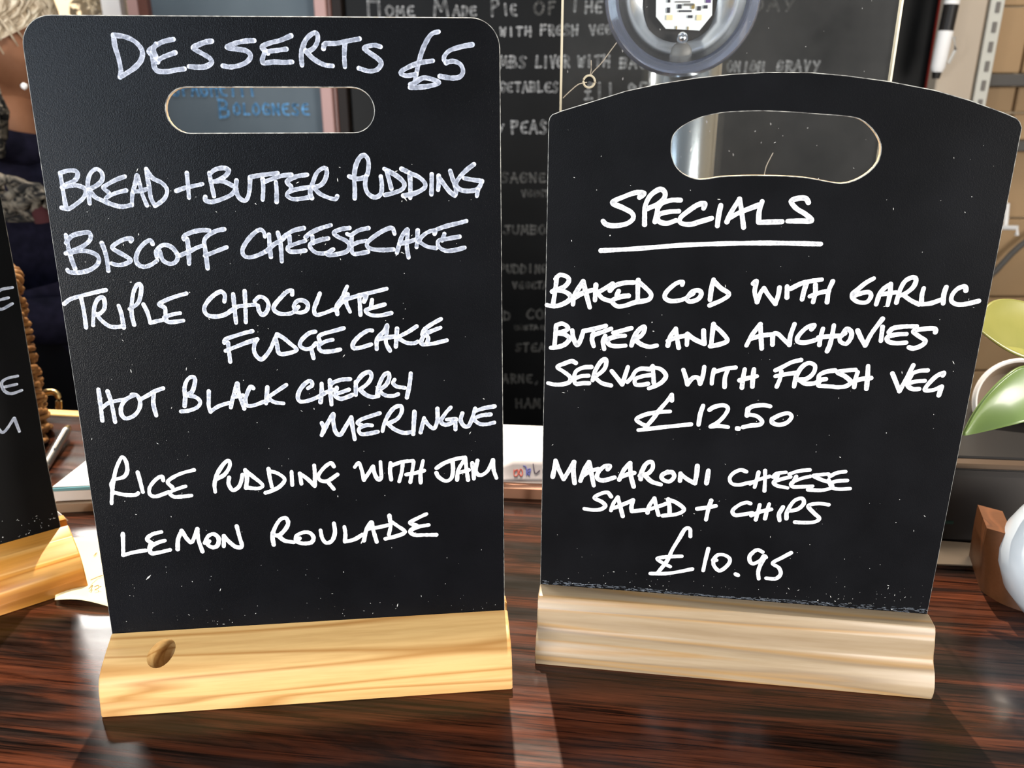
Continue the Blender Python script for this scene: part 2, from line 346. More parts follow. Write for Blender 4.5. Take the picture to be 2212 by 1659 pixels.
GL = {'A': '0,0 .5,1;.5,1 1,0;.2,.4 .8,.4', 'B': '.1,0 .1,1;.1,1 .8,.9 .75,.6 .1,.52;.1,.52 .9,.4 .85,.08 .1,0', 'C': '.95,.85 .6,1 .15,.75 .1,.3 .5,0 .95,.12',
      'D': '.1,0 .1,1;.1,1 .8,.8 .9,.4 .6,.05 .1,0', 'E': '.9,.95 .3,.9 .1,.5 .3,.05 .95,.05;.15,.5 .75,.52', 'F': '.15,0 .15,.95;.15,.95 .9,1;.15,.5 .7,.55',
      'G': '.95,.85 .5,1 .1,.6 .3,.05 .85,.1 .9,.45 .5,.45', 'H': '.1,0 .1,1;.9,0 .9,1;.1,.5 .9,.5', 'I': '.5,0 .5,1', 'J': '.3,1 .95,1;.7,1 .7,.2 .35,0 .05,.2',
      'K': '.1,0 .1,1;.9,1 .15,.5;.15,.5 .9,0', 'L': '.15,1 .15,.02;.15,.02 .9,.05', 'M': '0,0 .15,1;.15,1 .5,.3;.5,.3 .85,1;.85,1 1,0', 'N': '.1,0 .12,.95;.12,.95 .85,.05;.85,.05 .88,1',
      'O': '.5,1 .1,.75 .1,.25 .5,0 .9,.25 .9,.75 .5,1', 'P': '.15,0 .15,1;.15,1 .8,.95 .85,.6 .15,.48', 'R': '.15,0 .15,1;.15,1 .8,.9 .75,.6 .15,.5;.3,.5 .95,0',
      'S': '.9,.9 .5,1 .15,.8 .5,.52 .85,.3 .6,.02 .1,.08', 'T': '0,.95 1,1;.5,.97 .5,0', 'U': '.1,1 .12,.3 .5,0 .88,.3 .9,1', 'V': '.05,1 .5,0;.5,0 .95,1',
      'W': '.02,.9 .25,.02;.25,.02 .5,.7;.5,.7 .75,.02;.75,.02 .98,.95', 'Y': '.05,1 .45,.5;.95,1 .4,0', '£': '.9,.9 .55,1 .45,.6 .35,.1 .05,0;.05,.02 .95,.05;.15,.5 .75,.52',
      '1': '.5,0 .5,1', '9': '.85,.75 .4,1 .15,.7 .5,.5 .85,.75;.85,.75 .7,0', '5': '.9,1 .3,1 .25,.6 .75,.5 .8,.15 .1,.02', '.': '.5,0 .5,.05', ',': '.5,.08 .4,-.15', '&': '.9,.1 .3,.8 .6,.95 .6,.7 .1,.2 .5,0 .9,.4'}
menu = thing('menu_board', 'big black menu board on the back wall with rows of white chalk dishes', 'menu board', (.3, WY - .01, -.3))
mx0, mx1 = wx(752, 100), wx(1992, 188)
MB().box(((mx0 + mx1) / 2, WY - .005, -.05), (mx1 - mx0, .018, 1.5), bev=.003).build('board_panel', M_MENU, menu)
MB().box((mx1 + .006, WY - .012, -.05), (.010, .032, 1.5), bev=.002).build('frame_edge', M_RED, menu)['label'] = 'thin red edge strip of the menu board'
board_text(menu, [
    ('H', 790, 830, 34, 62, 0), ('OME', 832, 900, 34, 20, 0), ('M', 933, 976, 34, 36, 0), ('ADE', 978, 1032, 34, 20, 0), ('P', 1058, 1082, 34, 38, 0), ('IE', 1084, 1118, 33, 24, 0),
    ('O', 1150, 1180, 31, 28, 1), ('F', 1182, 1204, 29, 24, 1), ('T', 1228, 1258, 26, 36, 0), ('HE', 1262, 1304, 27, 24, 0), ('DAY', 1620, 1720, 24, 28, 1),
    ('WITH', 1078, 1150, 77, 18, 0), ('FRESH', 1166, 1250, 76, 22, 0), ('VEGETABLES', 1272, 1440, 74, 20, 0),
    ('LA', 1030, 1078, 147, 24, 0), ('MBS', 1078, 1140, 146, 24, 0), ('LIVER', 1156, 1232, 145, 24, 0), ('WITH', 1246, 1320, 144, 24, 0), ('BACON', 1336, 1440, 147, 22, 0), ('AND', 1460, 1530, 150, 22, 0), ('ONION', 1568, 1652, 154, 20, 0), ('GRAVY', 1674, 1772, 154, 22, 0),
    ('VE', 1040, 1078, 198, 20, 0), ('GETABLES', 1078, 1208, 198, 20, 0), ('£11.95', 1260, 1400, 214, 34, 0),
    ('PEAS', 1102, 1184, 288, 26, 0), ('Y', 1074, 1092, 284, 14, 0), ('LA', 1045, 1080, 394, 20, 1), ('SAGNE', 1081, 1182, 393, 19, 1), ('VEGETABLES', 1126, 1250, 424, 13, 1),
    ('JUMBO', 1086, 1182, 505, 18, 1), ('PUDDING', 1078, 1184, 589, 17, 1), ('VEGETABLES', 1106, 1240, 622, 13, 1), ('ED', 1066, 1106, 690, 17, 1), ('COD', 1136, 1196, 688, 20, 1),
    ('CONTAINS', 1110, 1196, 711, 8, 1), ('STEAK', 1112, 1196, 758, 16, 1), ('CARNE,', 1068, 1168, 826, 17, 1), ('HAM', 1112, 1170, 880, 18, 1)], WY - .014, [M_CHALK, M_CHALK_DIM], 3.3)
# ---- framed chalkboard with blue writing
cb = thing('chalkboard', 'grey chalkboard in a brown frame with blue pasta writing, left of the big menu board', 'chalkboard', (-.57, WY - .01, -.3))
cx0, cx1 = wx(335, 20), wx(706, 240)
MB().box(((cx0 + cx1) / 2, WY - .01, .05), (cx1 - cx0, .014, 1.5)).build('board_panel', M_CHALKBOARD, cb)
fx = MB()
fx.box((cx0 - .010, WY - .02, .05), (.020, .04, 1.5), bev=.002); fx.box((cx1 + .017, WY - .02, .05), (.031, .04, 1.5), bev=.002)
fx.build('frame', M_FRAME, cb)
MB().box((cx0 - .030, WY - .024, .05), (.022, .03, 1.5), bev=.002).build('frame_strip', M_FRAME_PINK, cb)['label'] = 'pale pink strip of the frame'
MB().box((cx1 + .012, WY - .046, .05), (.024, .012, 1.5), bev=.002).build('frame_strip', M_FRAME_PINK, cb)['label'] = 'pale pink strip of the frame'
MB().box((cx1 + .040, WY - .02, .05), (.026, .03, 1.5), bev=.002).build('frame_back', M_DARKFRAME, cb)['label'] = 'dark inner strip of the frame'
board_text(cb, [('SPAGHETTI', 372, 556, 207, 34, 0), ('B', 472, 500, 254, 38, 0), ('OLOGNESE', 503, 672, 248, 24, 0)], WY - .019, [M_CHALK_BLUE], 3.0)
# ---- beige post, slotted rail, marker pen, hook, cable
post = thing('slotted_post', 'beige post with a pale slotted metal strip at the right of the menu board', 'post', (wx(2065, 90, 1.82), 1.82, FZ))
px0, px1, px2 = wx(2022, 150, 1.84), wx(2098, 180, 1.84), wx(2150, 180, 1.84)
MB().box(((px0 + px1) / 2, 1.85, .1), (px1 - px0, .04, 1.2), bev=.003).build('post_body', M_BEIGE, post)
sp = thing('tmp', 'x', 'x'); bpy.data.objects.remove(sp)
st = MB(); zz = -.5; w_ = px2 - px1; cxm = (px1 + px2) / 2 - .004
st.box((cxm, 1.84, .1), (w_ * .55, .014, 1.2), bev=.001)
st.build('strip', mat('pale_strip', (.55, .55, .50), .45), post)
for k in range(20): MB().box((cxm + .001, 1.832, .62 - k * .037), (.009, .003, .020), bev=.001).build('slot', M_GREY, post)
mk = thing('marker_pen', 'white marker pen with a black band, clipped upright to the beige post', 'marker pen', at(2040, 165, 1.80))
a0, a1 = at(2021, 170, 1.78), at(2066, -40, 1.78); ax = (a1 - a0)
def along(t): return a0 + ax * t
MB().tube([along(.0), along(.07)], [.007, .009], 12).build('cap_tip', M_PLASTIC_BLACK, mk, 40)
pcap = MB().tube([along(.07), along(.12), along(.50)], [.010, .0135, .0145], 14).build('cap', M_WHITE, mk, 40)
MB().tube([along(.50), along(.77)], .0142, 14).build('band', M_PLASTIC_BLACK, mk, 40)
MB().tube([along(.77), along(1.3)], .0142, 14).build('barrel', M_WHITE, mk, 40)
MB().tube([along(.16) + Vector((.012, -.014, 0)), along(.3) + Vector((.02, -.014, 0)), along(.44) + Vector((.012, -.014, 0))], .003, 8).build('clip', mat('clip_grey', (.5, .5, .48), .4), pcap, 40)
hk = MB(); h0 = at(2150, 492, 1.84); h1 = at(2198, 492, 1.80); h2 = at(2196, 508, 1.80)
hk.tube([at(2176, 440, 1.88), at(2172, 490, 1.86), h0, h1, h2], .005, 8)
tag(hk.build('wall_hook', M_WHITE, None, 40), 'small white wall hook on the tan panels right of the signs', 'hook')
cbk = MB().tube(smooth_path([at(2120, 612, 1.86), at(2150, 586, 1.86), at(2185, 548, 1.86), at(2225, 515, 1.86), at(2300, 470, 1.86)], .03), .007, 8)
tag(cbk.build('cable', M_JOINT, None, 40), 'dark cable running diagonally up the tan wall panels', 'cable')

# ================================================================= COUNTER
CA = R(-7.2)
counter = thing('bar_counter', 'dark rosewood bar counter top with a yellow timber back edge', 'counter', (0, .3, FZ), CA)
# local frame of the counter: u along its length, v towards the back; back edge runs through (.0085, .699)
CM = Matrix.Translation((.0085, .699, 0)) @ Matrix.Rotation(CA, 4, 'Z')
MB().box((0, -.44, -.019), (3.2, .86, .038), CM, bev=.002).build('countertop', M_ROSE, counter)
MB().box((0, -.0045, -.019), (3.2, .013, .0385), CM, bev=.001).build('edging', pine('edging_pine', (.80, .50, .16), (.72, .42, .11), (.6, .33, .09)), counter)
MB().box((0, -.44, (FZ - .04) / 2), (3.1, .62, -FZ - .04), CM).build('counter_body', M_DARK, counter)

# ================================================================= TABLETOP SIGNS
WRITING = [
    ('L', 'DESSERTS', 21, '382,2966 383,2920 392,2871 396,2817 389,2790;382,2966 426,2961 466,2944 491,2918 499,2894 489,2862 460,2832 422,2808 389,2790;640,2950 594,2940 556,2921 528,2898 546,2879 561,2854;562,2862 592,2877 642,2894;541,2896 541,2852 552,2818 595,2813 636,2820 675,2825;562,2930 547,2906 554,2877;807,2943 776,2938 744,2926 722,2914 756,2892 789,2872 798,2852 770,2835 734,2832 696,2835;994,2946 955,2944 908,2934 870,2917 916,2909 956,2902 973,2882 957,2857 920,2840 878,2833 845,2838;1160,2967 1109,2947 1067,2937 1027,2919 1051,2892;1051,2900 1096,2905 1135,2910;1036,2897 1024,2853 1076,2855 1118,2853 1157,2855;1200,2840 1201,2893 1223,2947 1257,2977 1277,2977 1278,2947 1258,2915 1225,2900 1211,2915;1220,2903 1254,2868 1300,2843 1339,2838;1302,2913 1311,2933 1358,2935 1411,2945 1467,2955;1400,2938 1394,2883 1394,2833;1562,2921 1531,2928 1486,2916 1513,2893 1549,2868 1561,2848 1542,2823 1504,2815 1457,2828'),
    ('L', '£5', 21, '1831,2987 1798,2977 1768,2937 1744,2884 1726,2823 1713,2767;1800,2861 1735,2851 1675,2828 1648,2808 1674,2795 1722,2803;1691,2757 1710,2762 1749,2785 1792,2780 1826,2764 1774,2749 1720,2744 1690,2744;1985,2932 1931,2922 1876,2904 1851,2874 1861,2851;1861,2854 1896,2859 1929,2844 1939,2813 1922,2790 1884,2785 1830,2793'),
    ('L', 'BREAD', 19, '71,2373 72,2329 73,2276 75,2218;71,2373 108,2383 143,2380 146,2359 127,2336 84,2318;69,2308 125,2317 159,2309 175,2293 158,2259 117,2228 84,2210 56,2216;183,2233 185,2285 188,2332 206,2371 234,2389 255,2373 254,2342 227,2316 189,2298;189,2298 210,2264 244,2245 268,2231;356,2354 313,2339 263,2313 254,2303 275,2282;354,2291 311,2281 267,2263 257,2245 288,2226 329,2217 372,2225;372,2222 380,2272 400,2325 411,2359 418,2324 425,2272 440,2221;387,2285 421,2288 454,2298;456,2387 457,2345 460,2303 462,2255 476,2218;458,2382 480,2345 519,2323 539,2291 525,2254 493,2228 476,2218'),
    ('L', '+', 19, '581,2286 617,2298 665,2308 703,2316;637,2367 636,2311 635,2253'),
    ('L', 'BUTTER', 20, '739,2366 744,2310 750,2259;739,2360 767,2381 805,2388 828,2378 812,2352 773,2331 746,2326;751,2326 794,2328 830,2312 852,2293 831,2266 786,2246 737,2233 708,2241 710,2257;860,2330 854,2293 862,2255 887,2236 904,2249 915,2281 921,2319 923,2345;923,2345 966,2352 1009,2357 1053,2362;981,2334 980,2291 973,2240;991,2323 1018,2333 1068,2349 1116,2354;1041,2322 1041,2280 1037,2229;1189,2353 1137,2345 1092,2322 1110,2300 1106,2284;1207,2296 1149,2289 1100,2276 1088,2258 1113,2241 1157,2243 1201,2251;1203,2245 1197,2272 1210,2310 1236,2363 1272,2384 1282,2368 1271,2330 1248,2304 1215,2294;1215,2294 1240,2266 1277,2247 1314,2238 1323,2252'),
    ('L', 'PUDDING', 21, '1405,2240 1408,2286 1408,2340 1419,2393 1440,2430 1462,2440 1478,2419 1478,2382 1465,2344 1424,2331 1384,2343;1465,2344 1458,2301 1469,2263 1501,2244 1530,2260 1537,2300 1534,2341;1562,2367 1572,2327 1581,2284;1552,2376 1589,2356 1627,2329 1645,2302 1630,2278 1585,2262 1549,2254;1634,2375 1672,2356;1672,2350 1673,2304 1670,2239;1672,2356 1715,2336 1742,2309 1741,2287 1707,2266 1668,2255 1637,2250;1777,2349 1775,2303 1772,2254;1805,2275 1809,2308 1810,2341;1810,2335 1826,2313 1858,2269 1885,2247;1888,2252 1892,2280 1876,2329 1866,2364;1981,2393 1950,2371 1916,2339 1892,2302 1914,2274 1959,2268 1998,2278 2019,2311;2019,2314 1977,2320 1932,2328;1998,2273 1992,2243'),
    ('L', 'BISCOFF', 20, '57,2091 60,2037 67,1977 77,1933;52,2053 82,2085 126,2098 163,2100 167,2075 145,2049 100,2025 45,2005;56,2005 110,2017 161,2008 190,1986 183,1953 145,1926 96,1914 49,1917 42,1928;214,2050 224,2007 228,1957 227,1919;346,2056 353,2069 321,2067 282,2049 258,2028 282,2008 316,1986 335,1966 307,1950 274,1945 246,1954;445,2041 437,2060 409,2047 378,2015 361,1977 365,1949 390,1935 423,1942 458,1964;457,1980 457,2008 487,2034 514,2034 538,2017 554,1984 543,1956 515,1946 484,1963 475,1996 473,2007;591,2060 593,2076 632,2094 676,2102 713,2101;607,2062 607,2005 603,1944;567,1986 612,2004 646,2020 679,2031;783,2105 745,2098 705,2077 684,2052 685,2009 686,1964 687,1920;680,1981 736,2002 786,2020'),
    ('L', 'CHEESECAKE', 20, '969,2066 966,2088 948,2100 916,2081 880,2043 858,2005 864,1977 890,1969 929,1979 969,1997;989,2077 988,2030 989,1969;1031,2085 1040,2029 1039,1946;969,1997 1010,2030 1050,2051 1073,2073;1155,2104 1108,2094 1068,2073 1050,2057;1084,2067 1084,2029;1159,2044 1114,2031 1074,2015 1078,1995 1111,1992 1156,1997;1285,2116 1229,2100 1183,2079 1160,2060;1193,2065 1194,2032;1267,2053 1225,2045 1180,2027 1184,2004 1210,1984 1254,1983 1288,2000;1372,2101 1333,2096 1296,2080 1314,2060 1352,2040 1367,2018 1354,1990 1309,1977 1264,1972 1251,1984;1463,2099 1416,2089 1376,2067 1359,2073;1381,2062 1376,2017 1382,1978 1415,1978 1455,1985;1449,2038 1407,2031 1367,2012;1587,2069 1577,2097 1544,2090 1498,2065 1457,2033 1453,2010 1483,1996 1533,1992 1578,1994;1594,1977 1608,2019 1623,2058 1650,2090 1649,2057 1644,2007 1650,1953;1608,2021 1653,2029 1687,2040;1700,2084 1696,2045 1691,2003;1781,2066 1785,2083 1750,2075 1722,2056 1698,2028;1706,2028 1742,2005 1787,1996;1773,2080 1836,2101 1893,2114 1938,2125;1829,2065 1817,2032;1903,2050 1851,2042 1800,2032 1799,2004 1832,1983 1878,1985 1927,1996'),
    ('L', 'TRIPLE', 19, '4,1766 36,1788 91,1803 146,1816 204,1828;85,1795 89,1744 90,1694 89,1648;123,1659 131,1704 143,1754 164,1787 186,1792 191,1770 184,1736 160,1714 135,1709;144,1715 166,1680 200,1651 237,1647 265,1652;253,1751 261,1712 264,1643;314,1656 309,1705 316,1761 331,1817 354,1852 369,1844 361,1799 343,1760 302,1733;369,1754 383,1714 391,1663;391,1663 436,1673 469,1677;575,1802 525,1789 474,1771 442,1752 467,1734 466,1700;535,1707 493,1700 459,1686 473,1666 511,1665 547,1670'),
    ('L', 'CHOCOLATE', 20, '750,1758 755,1789 739,1807 704,1791 668,1757 651,1724 662,1695 700,1685 744,1693 785,1715;795,1794 795,1731 796,1651;851,1807 848,1736 843,1653;771,1709 809,1731 848,1736 898,1740;894,1757 918,1777 945,1768 959,1739 948,1704 927,1688 912,1705 908,1734;1076,1784 1078,1804 1052,1799 1016,1766 986,1732 984,1709 1011,1691 1055,1690 1084,1701;1084,1707 1081,1730 1099,1752 1127,1754 1148,1734 1140,1705 1112,1694 1084,1701 1102,1723;1210,1787 1194,1750 1177,1710 1184,1681 1224,1688 1276,1707;1288,1681 1288,1724 1313,1758 1344,1818;1345,1780 1334,1740 1351,1691;1278,1701 1323,1746 1386,1768 1444,1781 1536,1802;1324,1755 1375,1765 1432,1773 1422,1741;1400,1762 1401,1716 1401,1675;1462,1749 1454,1708;1523,1724 1480,1713 1428,1697 1449,1674 1495,1669 1553,1680'),
    ('L', 'FUDGE', 20, '731,1554 741,1572 790,1588 836,1601 870,1608;748,1554 749,1507 750,1457;733,1513 779,1530 837,1551 891,1567;891,1567 876,1544 870,1509 881,1479 902,1464 927,1484 952,1518 972,1559 988,1588;979,1570 984,1535 992,1491 1040,1492 1078,1508 1049,1539 1018,1569 988,1588;1175,1597 1143,1589 1104,1555 1096,1526 1121,1510 1150,1515 1174,1538;1149,1512 1157,1462;1315,1610 1263,1597 1211,1584 1190,1570 1194,1546;1257,1553 1220,1545 1187,1523 1199,1496 1245,1494 1291,1502'),
    ('L', 'CAKE', 21, '1454,1594 1434,1595 1392,1570 1359,1535 1355,1509 1389,1508 1447,1524;1472,1499 1477,1549 1514,1590 1530,1619 1525,1578 1520,1530 1538,1488;1483,1549 1535,1557 1570,1561;1578,1600 1573,1552 1568,1508;1676,1609 1629,1580 1582,1558;1581,1552 1621,1527 1661,1523 1679,1531;1799,1643 1752,1618 1713,1590 1703,1566;1795,1599 1751,1583 1715,1566 1696,1531 1702,1516 1748,1517 1789,1525 1825,1533;1712,1572 1732,1548 1725,1524'),
    ('L', 'HOT', 20, '106,1338 106,1281 105,1228 104,1177;148,1327 159,1262 164,1168;106,1240 146,1268 191,1278 231,1283;269,1302 231,1283 204,1248 199,1206 218,1184 259,1198 288,1233 296,1274 283,1302 261,1305;299,1280 338,1300 373,1319 414,1333;366,1307 358,1254 365,1193'),
    ('L', 'BLACK', 20, '507,1236 515,1284 517,1332 535,1373 559,1387 572,1377 565,1342 548,1307 521,1296;521,1293 565,1282 585,1257 571,1231 530,1214 487,1210;632,1310 627,1262 624,1232 630,1201;630,1204 672,1230 725,1246;731,1221 743,1263 759,1305 774,1346 776,1304 785,1256 796,1213;745,1275 796,1282;850,1317 837,1326 817,1291 805,1255 814,1227 848,1229 890,1243 919,1251;919,1320 912,1275 906,1236;1013,1329 968,1300 920,1269;920,1263 947,1241 992,1233'),
    ('L', 'CHERRY', 21, '1118,1307 1142,1324 1132,1346 1102,1329 1074,1293 1065,1257 1078,1239 1119,1243 1166,1260;1188,1329 1185,1283 1176,1232;1230,1345 1229,1288 1230,1217;1166,1260 1202,1280 1244,1296;1331,1348 1287,1346 1246,1333 1234,1321;1262,1305 1254,1275;1322,1293 1283,1280 1251,1266 1276,1246 1311,1254 1338,1265;1355,1262 1357,1301 1359,1332;1359,1326 1393,1367 1428,1381 1439,1359 1419,1323 1377,1291;1377,1291 1405,1263 1439,1249 1468,1254;1463,1261 1471,1303 1497,1357 1521,1374 1529,1356 1512,1314 1470,1282;1470,1282 1504,1256 1545,1252 1568,1260;1554,1337 1545,1319 1564,1300 1605,1292;1637,1367 1630,1316 1612,1240'),
    ('L', 'MERINGUE', 21, '1170,1056 1184,1093 1175,1121;1177,1068 1210,1129 1236,1168 1233,1128 1241,1072 1264,1055 1296,1101 1325,1146;1325,1146 1328,1099 1336,1027;1470,1162 1422,1148 1374,1132 1355,1114 1384,1097;1428,1098 1396,1100 1360,1082 1370,1054 1411,1055 1456,1063;1480,1065 1491,1105 1516,1154 1548,1190 1580,1195 1582,1164 1557,1127 1508,1104;1508,1104 1542,1072 1589,1051 1631,1055;1647,1164 1642,1105 1637,1042;1649,1161 1636,1042;1675,1050 1686,1091 1696,1128;1696,1122 1716,1090 1745,1069 1764,1113 1766,1175;1835,1179 1807,1149 1782,1106 1805,1086 1842,1097 1860,1115 1812,1114;1857,1103 1856,1059;1894,1145 1884,1108 1901,1076 1925,1075 1945,1118 1961,1168;2063,1176 2012,1169 1963,1155;2041,1133 1993,1129 1944,1112;1950,1111 1980,1085 2016,1080 2059,1088'),
    ('L', 'RICE', 19, '92,735 103,798 121,872 143,933 174,982 191,956 190,906 169,876 129,866;117,866 103,835 108,791;114,794 163,779 214,776 229,785;240,898 246,854 253,790;360,848 356,870 326,856 290,814 286,776 310,762 351,773 381,784;517,897 461,884 413,864 381,838 401,808;467,811 423,798 386,780 401,757 441,755 491,759'),
    ('L', 'PUDDING', 20, '611,772 612,817 632,873 672,928 696,939 696,908 666,865 623,842;688,848 682,813 699,778 729,792 746,823 756,861;772,885 777,841 767,787;775,879 810,845 852,799 827,781 767,790;889,886 891,842 898,787;894,873 933,859 966,825 940,788 897,765 863,755;1004,865 1002,791;1049,796 1045,853;1045,853 1083,820 1116,779;1117,786 1121,843 1121,894;1221,883 1207,903 1170,879 1138,836 1148,810 1183,805 1236,838;1183,802 1213,758'),
    ('L', 'WITH', 20, '1327,875 1349,897 1362,858 1371,802;1371,802 1400,843 1422,874;1422,874 1429,829 1446,799 1461,814 1461,859 1461,898;1513,889 1508,844 1512,796;1518,876 1576,893 1630,896;1576,883 1568,835 1553,784;1633,890 1622,832 1611,778;1682,894 1667,830 1665,772;1591,821 1640,828 1686,839'),
    ('L', 'JAM', 21, '1750,849 1793,876 1854,896 1903,903;1836,881 1837,835 1827,790 1796,775 1760,800 1749,823;1857,779 1865,834 1903,897;1903,897 1908,838 1915,776;1864,818 1920,831;1946,781 1944,824 1939,869;1967,881 1956,823 1980,799 2018,820 2049,881;2049,881 2052,825 2066,779'),
    ('L', 'LEMON', 21, '127,566 121,508 114,446;114,446 170,459 229,466;319,565 274,555 243,530 263,506;331,516 292,505 254,481 256,448 303,452 351,462;260,507 248,475;390,463 398,518 421,566;421,566 445,516 467,501 501,572;501,572 500,513 514,443;531,491 552,529 582,538 603,513 594,474 569,463 544,481 555,500;625,466 631,525;631,525 654,491 687,459 717,461 710,514 701,577'),
    ('L', 'ROULADE', 21, '881,461 879,511 895,557 925,601 955,609 965,579 944,541 906,510 880,528;906,513 939,481 986,469;1018,490 999,478 1001,504 1038,522 1074,517 1090,489 1076,463 1034,459 999,471;1129,530 1135,484 1154,456 1185,467 1203,513 1201,566;1254,543 1257,503 1252,457;1252,457 1301,467 1345,492;1352,458 1368,517 1397,562 1404,515 1419,447;1371,524 1432,530 1488,541;1493,594 1497,537 1485,484;1495,564 1530,535 1571,496 1528,475 1466,462;1689,593 1642,572 1601,548 1634,529;1699,529 1646,522 1599,501 1620,476 1675,473 1737,470'),
    ('R', 'SPECIALS', 23, '447,2175 467,2194 426,2196 372,2176 318,2148 369,2124 414,2100 421,2072 389,2047 334,2037 294,2042 277,2058;478,2046 476,2090 476,2134 498,2184 540,2214 565,2201 564,2174 533,2144 485,2121;641,2165 598,2164 555,2149 535,2124;637,2113 590,2109 542,2094 544,2064 583,2054 626,2069;539,2135 527,2061;752,2129 756,2151 724,2145 683,2116 647,2083 649,2058 693,2051 741,2066 794,2083;831,2144 825,2098 823,2048;866,2068 883,2115 915,2175;915,2175 928,2127 946,2043;870,2082 916,2110 967,2133 1008,2150;1020,2166 1011,2118 1013,2069;1014,2068 1064,2071 1120,2074;1231,2165 1216,2184 1179,2183 1152,2169 1179,2137 1224,2111 1254,2082 1201,2079 1146,2077'),
    ('R', 'underline', 22, '272,1914 434,1927 656,1950 874,1964 1090,1972 1309,1973'),
    ('R', 'BAKED', 23, '57,1774 52,1718 42,1640;51,1765 74,1787 112,1776 118,1756 93,1725 35,1700;46,1709 99,1702 129,1679 118,1655 77,1632 42,1625 10,1630;142,1638 149,1686 190,1758;190,1758 204,1705 227,1626;152,1674 192,1699 250,1719;254,1742 253,1701 252,1663;337,1751 301,1726 256,1698;268,1696 292,1673 338,1660;443,1760 392,1756 347,1740 325,1715;368,1714 360,1693;418,1692 378,1685 338,1663 363,1637 403,1641 448,1658 510,1672;462,1772 462,1726 465,1667;459,1767 495,1739 528,1705 521,1678 482,1665 459,1664'),
    ('R', 'COD', 22, '677,1756 679,1771 646,1761 604,1719 597,1689 624,1673 669,1677 702,1690;702,1687 728,1723 761,1730 773,1713 758,1686 720,1673 702,1690 734,1714;826,1787 819,1738 817,1685;829,1778 865,1745 906,1717 876,1687 817,1657'),
    ('R', 'WITH', 22, '1016,1773 1030,1785 1027,1733 1043,1682;1043,1682 1055,1728 1069,1752;1069,1752 1094,1718 1131,1676;1131,1676 1140,1720 1142,1757;1177,1764 1182,1710;1194,1753 1240,1780 1282,1793 1334,1803;1265,1778 1258,1741 1254,1703;1308,1777 1312,1737 1307,1691;1386,1796 1373,1750 1372,1693;1288,1719 1331,1738 1373,1748'),
    ('R', 'GARLIC', 21, '1572,1816 1538,1793 1501,1755 1484,1737 1490,1715 1519,1698 1556,1700 1571,1729 1560,1748 1529,1744 1494,1729;1600,1690 1609,1741 1626,1770 1652,1791;1652,1791 1656,1743 1653,1689;1609,1739 1651,1746 1681,1752;1691,1702 1697,1756 1715,1807 1749,1827 1764,1814 1756,1780 1729,1751 1700,1736;1714,1742 1755,1715 1795,1697;1804,1776 1801,1742 1805,1700;1805,1698 1846,1704 1890,1723;1904,1785 1899,1751 1903,1706;1994,1771 1988,1790 1959,1781 1938,1752 1938,1719 1967,1703 2007,1707 2059,1723'),
    ('R', 'BUTTER', 23, '59,1523 57,1477 52,1409;59,1526 91,1536 121,1516 104,1497 57,1483;63,1483 104,1479 129,1458 106,1426 64,1409 34,1405;142,1502 149,1462 168,1426 185,1451 199,1501;199,1501 245,1512 312,1533;252,1491 244,1460 254,1423;246,1481 293,1499 339,1519;311,1481 300,1450 308,1410;351,1498 397,1512 440,1526;410,1485 369,1480 323,1460 336,1433 372,1428 415,1433;445,1435 457,1481 478,1518 503,1537 507,1519 491,1488 457,1469;461,1466 494,1443 535,1432 572,1440'),
    ('R', 'AND', 23, '627,1442 636,1488 661,1532;661,1532 670,1484 682,1433;625,1467 670,1487 715,1498;721,1450 720,1507;720,1507 756,1481 807,1459;807,1459 801,1495 798,1528;844,1563 842,1509 841,1452;847,1554 883,1526 918,1482 883,1460 836,1448'),
    ('R', 'ANCHOVIES', 22, '1013,1459 1036,1517 1070,1571;1070,1571 1078,1513 1088,1447;1027,1493 1081,1513 1130,1521;1138,1470 1136,1521 1158,1525 1188,1499 1219,1471;1219,1471 1219,1518 1232,1578;1315,1555 1326,1576 1292,1563 1258,1520 1255,1493 1284,1485 1327,1496 1363,1513;1369,1560 1363,1518 1362,1477;1418,1579 1416,1526 1411,1479 1402,1446;1352,1515 1406,1523 1460,1528;1465,1534 1480,1564 1504,1548 1505,1518 1487,1488 1458,1499 1455,1522 1475,1541;1532,1558 1553,1520 1577,1483;1577,1483 1599,1546 1639,1620;1645,1580 1647,1510;1801,1589 1748,1586 1696,1576 1678,1555;1759,1549 1717,1545 1676,1531 1682,1508 1718,1501 1765,1506;1890,1563 1887,1580 1845,1579 1789,1565 1819,1540 1852,1518 1837,1494 1802,1478 1782,1483'),
    ('R', 'SERVED', 22, '165,1329 144,1338 108,1324 70,1303 103,1279 137,1252 135,1224 99,1209 56,1206 23,1212;246,1311 205,1306 169,1285 159,1250 168,1216 207,1221 237,1222;233,1263 194,1258 164,1244;255,1239 265,1287 293,1341 319,1355 318,1314 295,1282 260,1258;266,1255 303,1226 351,1215;351,1294 379,1261 408,1224;408,1224 420,1269 433,1320;545,1313 501,1314 472,1297 456,1265 434,1238;549,1282 509,1273 474,1256 476,1228 505,1226 540,1234;558,1332 564,1282 569,1239;553,1325 600,1315 628,1282 610,1247 576,1223 545,1209'),
    ('R', 'WITH', 22, '713,1317 728,1278 739,1241;739,1241 763,1276 789,1278 802,1247;802,1247 813,1294 816,1338;866,1325 860,1284 860,1250;875,1316 922,1333 970,1342;934,1331 923,1287 925,1235;1016,1335 1012,1285 1011,1236;1061,1337 1060,1288 1062,1244;996,1275 1040,1290 1079,1301'),
